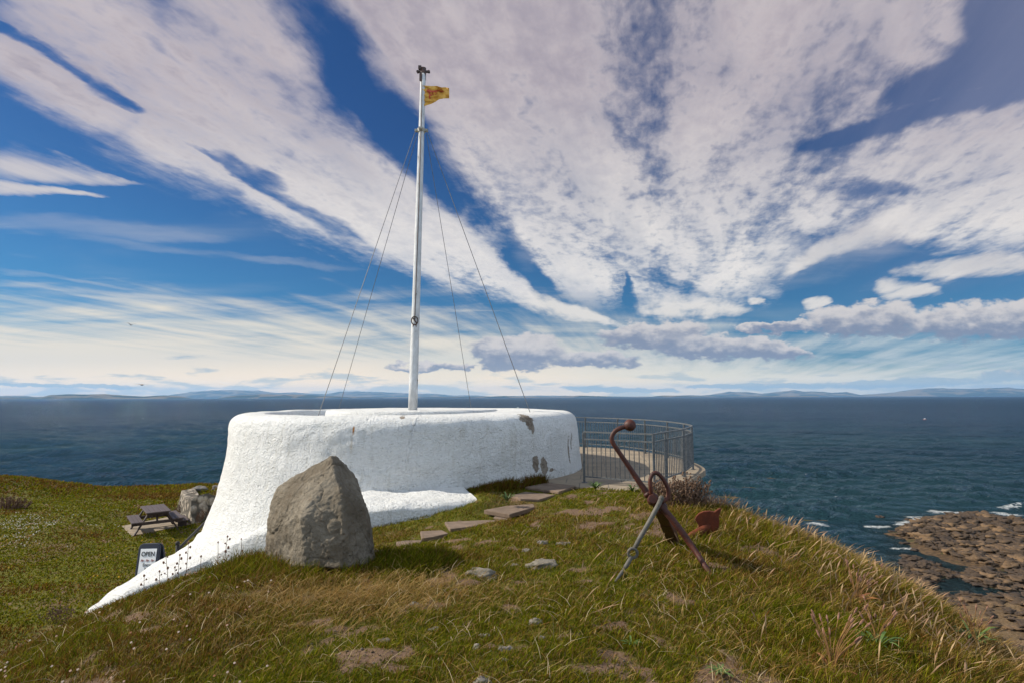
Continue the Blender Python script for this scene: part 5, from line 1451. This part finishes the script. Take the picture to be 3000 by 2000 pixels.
def make_flowers():
    n = 700; c0 = hit(45, 1552, 10, 60); x = c0.x + rng.normal(0, 1.0, n) * 1.3; y = c0.y + rng.normal(0, 1.2, n)
    z, k = place(x, y); k &= fbm(x * 1.5, y * 1.5, 2, 55) > 0.5; x, y, z = x[k], y[k], z[k]
    flowers('white_wildflowers', x, y, z, 0.022, pick([(0.42, 0.40, 0.34), (0.30, 0.28, 0.22), (0.35, 0.22, 0.02)], (3, 3, 1), len(x)), 'patch of small white wildflowers on the lawn at the left edge', 0.07)
    n = 150; x, y = region(n, 3.2, 10.5, -46, -22); z, k = place(x, y); k &= z > -4.2; x, y, z = x[k], y[k], z[k]
    flowers('pink_wildflowers', x, y, z, 0.005 + 0.0008 * np.hypot(x, y), pick([(0.42, 0.27, 0.20), (0.46, 0.36, 0.30), (0.3, 0.14, 0.08)], (2, 2, 1), len(x)), 'tiny pale pink dried flower heads on the left slope', 0.055)
    n = 260; x, y = region(n, 12, 26, -50, -24); z, k = place(x, y); k &= (z < -4) & (fbm(x * 0.6, y * 0.6, 2, 57) > 0.52); x, y, z = x[k], y[k], z[k]
    flowers('yellow_wildflowers', x, y, z, 0.024, pick([(0.45, 0.28, 0.02), (0.4, 0.2, 0.02)], (1, 1), len(x)), 'scattered yellow wildflowers on the left lawn', 0.08)
def make_pebbles():
    n = 5200; x, y = region(n, 2.4, 10.5, -28, 28, 0.0); z, k = place(x, y); k &= dirt(x, y) > 0.35 + 0.3 * rng.random(n); x, y, z = x[k], y[k], z[k]; n = len(x)
    s_ = 0.004 + 0.012 * rng.random(n) ** 3; O8 = np.array([(1, 0, 0), (0, 1, 0), (-1, 0, 0), (0, -1, 0), (0, 0, .7), (0, 0, -.7)], float)
    V = (O8[None] * (0.7 + 0.6 * rng.random((n, 6, 1)))) * s_[:, None, None]; a = rng.random(n) * 6.28; ca, sa = np.cos(a)[:, None], np.sin(a)[:, None]
    V = np.stack([V[:, :, 0] * ca - V[:, :, 1] * sa * 0.8 + x[:, None], V[:, :, 0] * sa + V[:, :, 1] * ca * 0.8 + y[:, None], V[:, :, 2] + z[:, None] + 0.003], 2)
    f = np.array([(0, 1, 4), (1, 2, 4), (2, 3, 4), (3, 0, 4), (1, 0, 5), (2, 1, 5), (3, 2, 5), (0, 3, 5)]); F_ = (np.arange(n) * 6)[:, None, None] + f[None]
    o = mesh_np('pebbles', V.reshape(-1, 3), F_.reshape(-1, 3), M['grass']); set_col(o, np.repeat(pick([(0.16, 0.13, 0.10), (0.24, 0.20, 0.155), (0.10, 0.075, 0.055)], (2, 1, 2), n)[:, None, :], 6, 1).reshape(-1, 3)); tag(o, 'small grit and pebbles in the bare soil patches', 'pebbles', kind='stuff')
make_turf(); make_dry(); make_pebbles(); make_lawn(); make_flowers()

# ------------------------------------------------------------------ single plants
M['stalk'] = simple('dead_stalk', rgb(0.09, 0.045, 0.025), rgb(0.15, 0.085, 0.045), 30.0, 0.9, 0)
M['head'] = simple('seed_head_brown', rgb(0.13, 0.055, 0.03), rgb(0.24, 0.13, 0.085), 60.0, 0.95, 0)
M['leaf'] = simple('plant_leaf', rgb(0.045, 0.085, 0.014), rgb(0.085, 0.14, 0.022), 18.0, 0.55, 0)
M['leafr'] = simple('reddened_leaf', rgb(0.16, 0.055, 0.02), rgb(0.30, 0.13, 0.03), 18.0, 0.6, 0)
M['strawm'] = simple('straw_stem', rgb(0.15, 0.065, 0.018), rgb(0.24, 0.125, 0.035), 25.0, 0.8, 0)
M['petal'] = simple('yellow_petal', rgb(0.55, 0.30, 0.01), rgb(0.62, 0.38, 0.02), 30.0, 0.7, 0)
R3 = random.Random(5)
def on_ray(u, v, ymin=3.0):
    return hit(u, v, ymin)
def thistle(u, vb, vt, lab, lean=0, knots=9):
    q = on_ray(u, vb, 3.0)
    if q.y > 8.6: q = PY(u, vb, 8.0)
    q.z = gz(q.x, q.y); d_ = q.y; tp = PY(u + lean, vt, d_)
    root = empty('dead_thistle', (q.x, q.y, q.z)); tag(root, lab, 'plant', 'dead thistle stalks before the skirt')
    a = Vector((q.x, q.y, q.z - 0.02)); H = (tp - a).length
    pts = cat([a, a.lerp(tp, 0.33) + Vector((0.02 * H * R3.uniform(-1, 1), 0, 0)), a.lerp(tp, 0.66) + Vector((0.03 * H * R3.uniform(-1, 1), 0, 0)), tp], 4)
    MB().tube(pts, [0.0055 - 0.003 * i / len(pts) for i in range(len(pts))], 6).build('stem', M['stalk'], root)
    mb = MB()
    for i in range(knots):
        s_ = 0.30 + 0.70 * i / (knots - 1); c_ = a.lerp(tp, s_); sd_ = 1 if i % 2 else -1
        if s_ < 0.99:
            e = c_ + Vector((sd_ * 0.03 * R3.uniform(0.6, 1.2), R3.uniform(-.01, .01), 0.018)); mb.tube([c_, e], 0.0028, 5)
        else: e = c_
        mb.ball(e, 0.0115 * R3.uniform(0.8, 1.4), 7, 5, (1, 1, 1.3)); 
    mb.build('seed_head', M['head'], root)
TH = [(930 - 0, 0, 0)]
def q2p(a, bq): return 300 + a / 4.704, 1420 + bq / 4.704
for (a, bb_, at_, lean, lab) in (
    (942, 1225, 930, -15, 'leaning dead thistle stalk left of the tall pair, rising over the white skirt'),
    (1068, 1172, 960, 0, 'dead thistle stalk just left of the tallest one'),
    (1150, 1145, 790, 8, 'tallest dead thistle stalk, reaching the top edge of the white skirt'),
    (1712, 1010, 705, 3, 'dead thistle stalk standing alone nearest the boulder'),
    (990, 1205, 1130, 2, 'short forked dead thistle between the leaning and the tall stalks'),
    (745, 1340, 1185, 9, 'small dead thistle stalk below the pavement sign'),
    (575, 1400, 1245, 0, 'small dead thistle stalk farthest down the skirt'),
    (1590, 985, 785, 1, 'thin stalk with one round head against the bright skirt'),
    (1915, 880, 740, 0, 'faint thin stalk at the boulder end of the skirt'),
    (1365, 1080, 980, -1, 'short thin stalk midway along the skirt')):
    u, vb = q2p(a, bb_); _, vt = q2p(a, at_); thistle(u, vb + 4, vt, lab, lean, 3 if 'thin' in lab else 9)
def leafy(u, v, sz, lab, n=12, up=0.7, mt='leaf', stalks=0, name='plantain', stalk_h=0.3, group=None, catg='plant', bend=0.0):
    q = on_ray(u, v); root = empty(name, q); tag(root, lab, catg, group)
    base_ = Vector((q.x, q.y, gz(q.x, q.y)))
    mb = MB()
    for i in range(n):
        a = 2 * PI * i / n + R3.uniform(-.25, .25); L = sz * R3.uniform(0.7, 1.15); e = up * R3.uniform(0.6, 1.2)
        d_ = Vector((math.cos(a), math.sin(a), 0)); sd_ = Vector((-d_.y, d_.x, 0))
        row = []
        for k in range(6):
            s_ = k / 5; c_ = base_ + d_ * L * s_ + Vector((0, 0, L * e * math.sin(s_ * 2.0) * 0.8 + 0.005)); w_ = sz * 0.085 * math.sin(PI * min(0.97, s_ * 0.85 + 0.12))
            row += [c_ - sd_ * w_ + Vector((0, 0, w_ * 0.4)), c_, c_ + sd_ * w_ + Vector((0, 0, w_ * 0.4))]
        mb.add(row, [f for k in range(5) for f in ((k * 3, k * 3 + 1, k * 3 + 4, k * 3 + 3), (k * 3 + 1, k * 3 + 2, k * 3 + 5, k * 3 + 4))])
    mb.build('leaves', M[mt], root, smooth=True)
    if stalks:
        ms_ = MB()
        for i in range(stalks):
            a = R3.uniform(0, 2 * PI); L = stalk_h * R3.uniform(0.6, 1.15); lean_ = Vector((math.cos(a) * 0.5 + bend, math.sin(a) * 0.45, 0)) * L * 0.8
            pts = cat([base_, base_ + lean_ * 0.3 + Vector((0, 0, L * 0.5)), base_ + lean_ + Vector((0, 0, L * 0.9))], 4)
            ms_.tube(pts, 0.0020, 5); dv = (pts[-1] - pts[-2]).normalized(); MB().tube([pts[-1], pts[-1] + dv * 0.014, pts[-1] + dv * 0.034, pts[-1] + dv * 0.045], [0.003, 0.0065, 0.006, 0.002], 6).build('seed_head', M['head'], root)
        ms_.build('stems', M['strawm'], root)
leafy(2570, 1905, 0.16, 'broad leaved plantain rosette in the lower right turf', 16, 0.8, 'leaf', 14, stalk_h=0.30, group='plantains in the right hand grass', bend=0.1)
leafy(2855, 1890, 0.20, 'big spiky green plantain tuft near the right edge of the mound', 18, 0.8, 'leaf', 22, stalk_h=0.36, group='plantains in the right hand grass', bend=0.15)
leafy(2510, 1775, 0.20, 'rust orange withered plantain with long spread stems', 14, 0.55, 'leafr', 26, stalk_h=0.34, group='plantains in the right hand grass', bend=0.35)
leafy(2440, 1985, 0.14, 'brown plantain with tall bent stems cut by the bottom of the view', 8, 0.6, 'leafr', 20, stalk_h=0.36, group='plantains in the right hand grass', bend=0.2)
leafy(2110, 1980, 0.10, 'small green rosette at the bottom right of the worn turf', 12, 0.5, 'leaf', 0)
leafy(1850, 1893, 0.075, 'small bluish green rosette right of the worn turf', 12, 0.5, 'leaf', 0)
leafy(1485, 1468, 0.16, 'leafy green clump beside the thick stepping slab', 22, 0.9, 'leaf', 0, name='leafy_clump')
leafy(1745, 1432, 0.17, 'dark green leafy clump on the terrace edge by the first rail post', 26, 0.8, 'leaf', 0, name='leafy_clump')
leafy(1852, 1440, 0.13, 'small upright green clump at the terrace edge left of the anchor', 20, 1.0, 'leaf', 3, name='leafy_clump', stalk_h=0.14)
# ragwort against the tower
q = hit(1443, 1415); root = empty('ragwort', q); tag(root, 'yellow flowering ragwort against the foot of the white tower', 'plant')
ms_, mh = MB(), MB()
for i in range(9):
    u, v = 1433 + R3.uniform(0, 27), 1388 + R3.uniform(0, 18); e = PY(u, v, q.y - 0.05 + R3.uniform(-.08, .08)); ms_.tube([q + Vector((R3.uniform(-.04, .04), 0, -0.03)), q.lerp(e, 0.6), e], 0.006, 5)
    for k in range(3): mh.ball(e + Vector((R3.uniform(-.03, .03), R3.uniform(-.03, .03), R3.uniform(-.02, .02))), 0.022, 7, 4, (1, 1, 0.5))
ms_.build('stems', M['leaf'], root); mh.build('flowers', M['petal'], root)
# dark tussock fringe against the tower foot
n = 5200; u_ = rng.random(n); aa = np.radians(np.interp(u_, [0, 1], [-78, -38])); rad_t = 4.74 + np.abs(rng.normal(0, 0.16, n))
x = TC.x + rad_t * np.cos(aa); y = TC.y + rad_t * np.sin(aa); z, k = place(x, y); k &= (np.hypot(x - TC.x, y - TC.y) > 4.7) & (sdf(x, y, [(q_.x, q_.y) for q_ in edge]) > 0.0); x, y, z, u2 = x[k], y[k], z[k], u_[k]; n = len(x)
hh = (0.10 + 0.12 * rng.random(n)) * (0.5 + 0.9 * sstep(0.2, 0.6, u2))
o = blades('tussock_fringe', x, y, z - 0.01, hh, np.full(n, 0.012), *wind(n, 0.35), pick(BROWNS + GREENS[:1], (2, 1, 3, 1, 2), n)); tag(o, 'dark rough grass fringe along the foot of the white tower', 'grass', kind='stuff')

def bush(lab, u0, vb, n, spread, hmax, name='dry_bush', twig=0.006, heads=True, y_off=0.0, mat_s='stalk'):
    q = hit(u0, vb, 6); q = Vector((q.x, q.y + y_off, 0)); q.z = gz(q.x, q.y) - 0.05
    root = empty(name, q); tag(root, lab, 'bush'); ms_, mh = MB(), MB()
    for i in range(n):
        a = R3.uniform(0, 2 * PI); r0_ = R3.random() ** 0.5 * spread; b0_ = q + Vector((math.cos(a) * r0_, math.sin(a) * r0_ * 0.5, 0)); b0_.z = gz(b0_.x, b0_.y) - 0.03
        H = hmax * R3.uniform(0.5, 1.0) * (1 - 0.35 * (r0_ / spread)); e = b0_ + Vector((R3.uniform(-.14, .2) + (b0_.x - q.x) * 0.3, R3.uniform(-.1, .1), H))
        mid = b0_.lerp(e, 0.55) + Vector((R3.uniform(-.03, .03), 0, 0)); ms_.tube([b0_, mid, e], [twig, twig * 0.8, twig * 0.4], 5)
        for k in range(6):
            s_ = R3.uniform(0.35, 1.0); c_ = mid.lerp(e, (s_ - .35) / .65) if s_ > .55 else b0_.lerp(mid, s_ / .55); f_ = c_ + Vector((R3.uniform(-.09, .09), R3.uniform(-.05, .05), R3.uniform(.02, .10))); ms_.tube([c_, f_], [twig * 0.5, twig * 0.3], 4)
            if heads:
                mh.ball(f_, R3.uniform(0.010, 0.019), 6, 4)
                if R3.random() < .5: mh.ball(f_ + Vector((R3.uniform(-.02, .02), 0, -.02)), R3.uniform(0.008, 0.014), 5, 4)
    ms_.build('twigs', M[mat_s], root)
    if heads: mh.build('seed_heads', M['dhead'], root)
M['dhead'] = simple('dry_flower_head', rgb(0.085, 0.046, 0.026), rgb(0.15, 0.09, 0.055), 50.0, 0.95, 0)
bush('dense dead brown bush with dried flower heads behind the anchor', 2010, 1492, 95, 0.42, 0.62, twig=0.0075, y_off=0.3)
bush('low bare grey twiggy bush on the brow right of the dead brown bush', 2100, 1492, 50, 0.30, 0.26, name='bare_bush', twig=0.005, heads=False, y_off=0.25)
bush('dark twiggy dock on the lower left slope below the skirt tip', 160, 1822, 14, 0.22, 0.36, name='dead_dock', twig=0.005, y_off=0)
bush('low dark shrub at the far left edge of the lawn', 22, 1490, 60, 0.7, 0.7, name='lawn_shrub', twig=0.02, heads=False)
bush('brown scrub against the foot of the rubble wall', 592, 1532, 26, 0.3, 0.3, name='wall_scrub', twig=0.014, heads=False)
bush('rough brown scrub at the left end of the rubble wall', 520, 1502, 40, 0.5, 0.35, name='wall_scrub', twig=0.014, heads=False)

# ------------------------------------------------------------------ rocks of the foreshore
m, t, b = mat('shore_rock'); p = gpos(t); px_, py_, pz_ = sep(p); n1 = noi(p, 1.3, 5.0, 0.65); n2 = noi(p, 9.0, 5.0, 0.7)
oi = t.nodes.new('ShaderNodeObjectInfo'); rv = X(t, oi.outputs['Random'])
c = mix(t, (n1 * 0.5 + rv * 0.45 + (n2 - 0.5) * 0.6).ss(0.3, 0.7), rgb(0.046, 0.027, 0.013), rgb(0.155, 0.092, 0.042))
c = mix(t, (pz_ + (n1 - 0.5) * 0.4).ss(0.30, 0.0), c, rgb(0.035, 0.022, 0.014))
link(t, c, b, 'Base Color'); b.inputs['Roughness'].default_value = 0.8; bump(t, n1 * 0.6 + n2 * 0.5, 0.9, 0.12, b); M['rock'] = m
RV = [stone_mesh('shore_rock', 50 + i, 0.62 if i % 3 else 0.42, 3, M['rock'], 0.42, 0.8 if i % 2 else 0.45) for i in range(7)]
R4 = random.Random(21)
def in_poly(poly, n, smin, smax, pw=2.0):
    P_ = np.array(poly); lo, hi = P_.min(0), P_.max(0); out = []
    while len(out) < n:
        x = R4.uniform(lo[0], hi[0]); y = R4.uniform(lo[1], hi[1])
        if float(sdf(np.array([x]), np.array([y]), poly)[0]) < 0.3: out.append((x, y, smin + (smax - smin) * R4.random() ** pw))
    return out
spots = in_poly([q for q in ROCKS_A], 1500, 0.22, 1.15) + in_poly(ROCKS_B, 130, 0.22, 0.8) + in_poly(ROCKS_C, 300, 0.22, 0.95) + in_poly([q for q in BANK], 420, 0.18, 0.85)
for (u, v, s_) in ((2578, 1512, .8), (2612, 1556, .6), (2640, 1570, .8), (2668, 1565, .9), (2688, 1532, 1.1), (2700, 1530, 1.1), (2660, 1522, .7), (2760, 1520, 1.2), (2735, 1545, 1.0), (2790, 1508, 1.0), (2810, 1528, 1.1), (2845, 1518, .9), (2905, 1518, 1.0), (2940, 1535, .9), (2650, 1590, .7), (2680, 1610, .7), (2690, 1555, .8), (2720, 1560, 1.0), (2630, 1555, .5), (2700, 1650, .6), (2770, 1535, .9), (2872, 1508, .8), (2665, 1635, .5), (2640, 1577, .6), (2715, 1595, .8), (2605, 1575, .5)):
    q = PZ(u, v, -EYE); spots.append((q.x, q.y, s_))
vis = []
for (x, y, s_) in spots:
    u = x / y
    inside = u < 0.965
    vis.append((0 if not inside else s_ / y * (1.0), x, y, s_))
vis.sort(reverse=True)
GN = 'rocks of the foreshore'
for i, (_, x, y, s_) in enumerate(vis[:300]):
    o = bpy.data.objects.new('shore_rock', RV[i % 7]); COL.objects.link(o); zt = max(gz(x, y), -15.25)
    o.scale = (s_ * R4.uniform(0.5, 0.75), s_ * R4.uniform(0.4, 0.6), s_ * R4.uniform(0.32, 0.55)); o.rotation_euler = (R4.uniform(-.15, .15), R4.uniform(-.15, .15), R4.uniform(0, 6.28))
    o.location = (x, y, zt + EYE + s_ * 0.08)
    pt_ = Vector((x, y)); wet = zt + EYE < 0.02
    d_b, d_c, d_k = [float(sdf(np.array([x]), np.array([y]), P_)[0]) for P_ in (ROCKS_B, ROCKS_C, BANK)]
    where = 'in the weedy ledge left of the tide pool' if d_b < 0.5 else ('beside the tide pool' if d_c < 0.5 else ('on the shore bank nearest the headland' if d_k < 0.5 else ('standing in the surf off the rocky spit' if wet else 'on the main rocky spit')))
    tag(o, ('large ' if s_ > 0.75 else 'small ') + 'brown foreshore rock ' + where, 'rock', GN)
mb_V, mb_F, base_n = [], [], 0
rv_np = []
for me in RV[:4]:
    co = np.empty(len(me.vertices) * 3, np.float32); me.vertices.foreach_get('co', co); 
    fi = np.array([list(f.vertices) for f in me.polygons]); rv_np.append((co.reshape(-1, 3), fi))
for i, (_, x, y, s_) in enumerate(vis[300:]):
    co, fi = rv_np[i % 4]; a = R4.uniform(0, 6.28); ca, sa = math.cos(a), math.sin(a); zt = max(gz(x, y), -15.2)
    sc3 = np.array([s_ * R4.uniform(.5, .75), s_ * R4.uniform(.4, .6), s_ * R4.uniform(.32, .55)]); P_ = co * sc3
    P_ = np.stack([P_[:, 0] * ca - P_[:, 1] * sa + x, P_[:, 0] * sa + P_[:, 1] * ca + y, P_[:, 2] + zt + s_ * 0.08], 1)
    mb_V.append(P_); mb_F.append(fi + base_n); base_n += len(co)
o = mesh_np('shore_rubble', np.concatenate(mb_V), np.concatenate(mb_F), M['rock'], smooth=True); tag(o, 'smaller brown rubble filling between the foreshore boulders', 'rubble', kind='stuff')
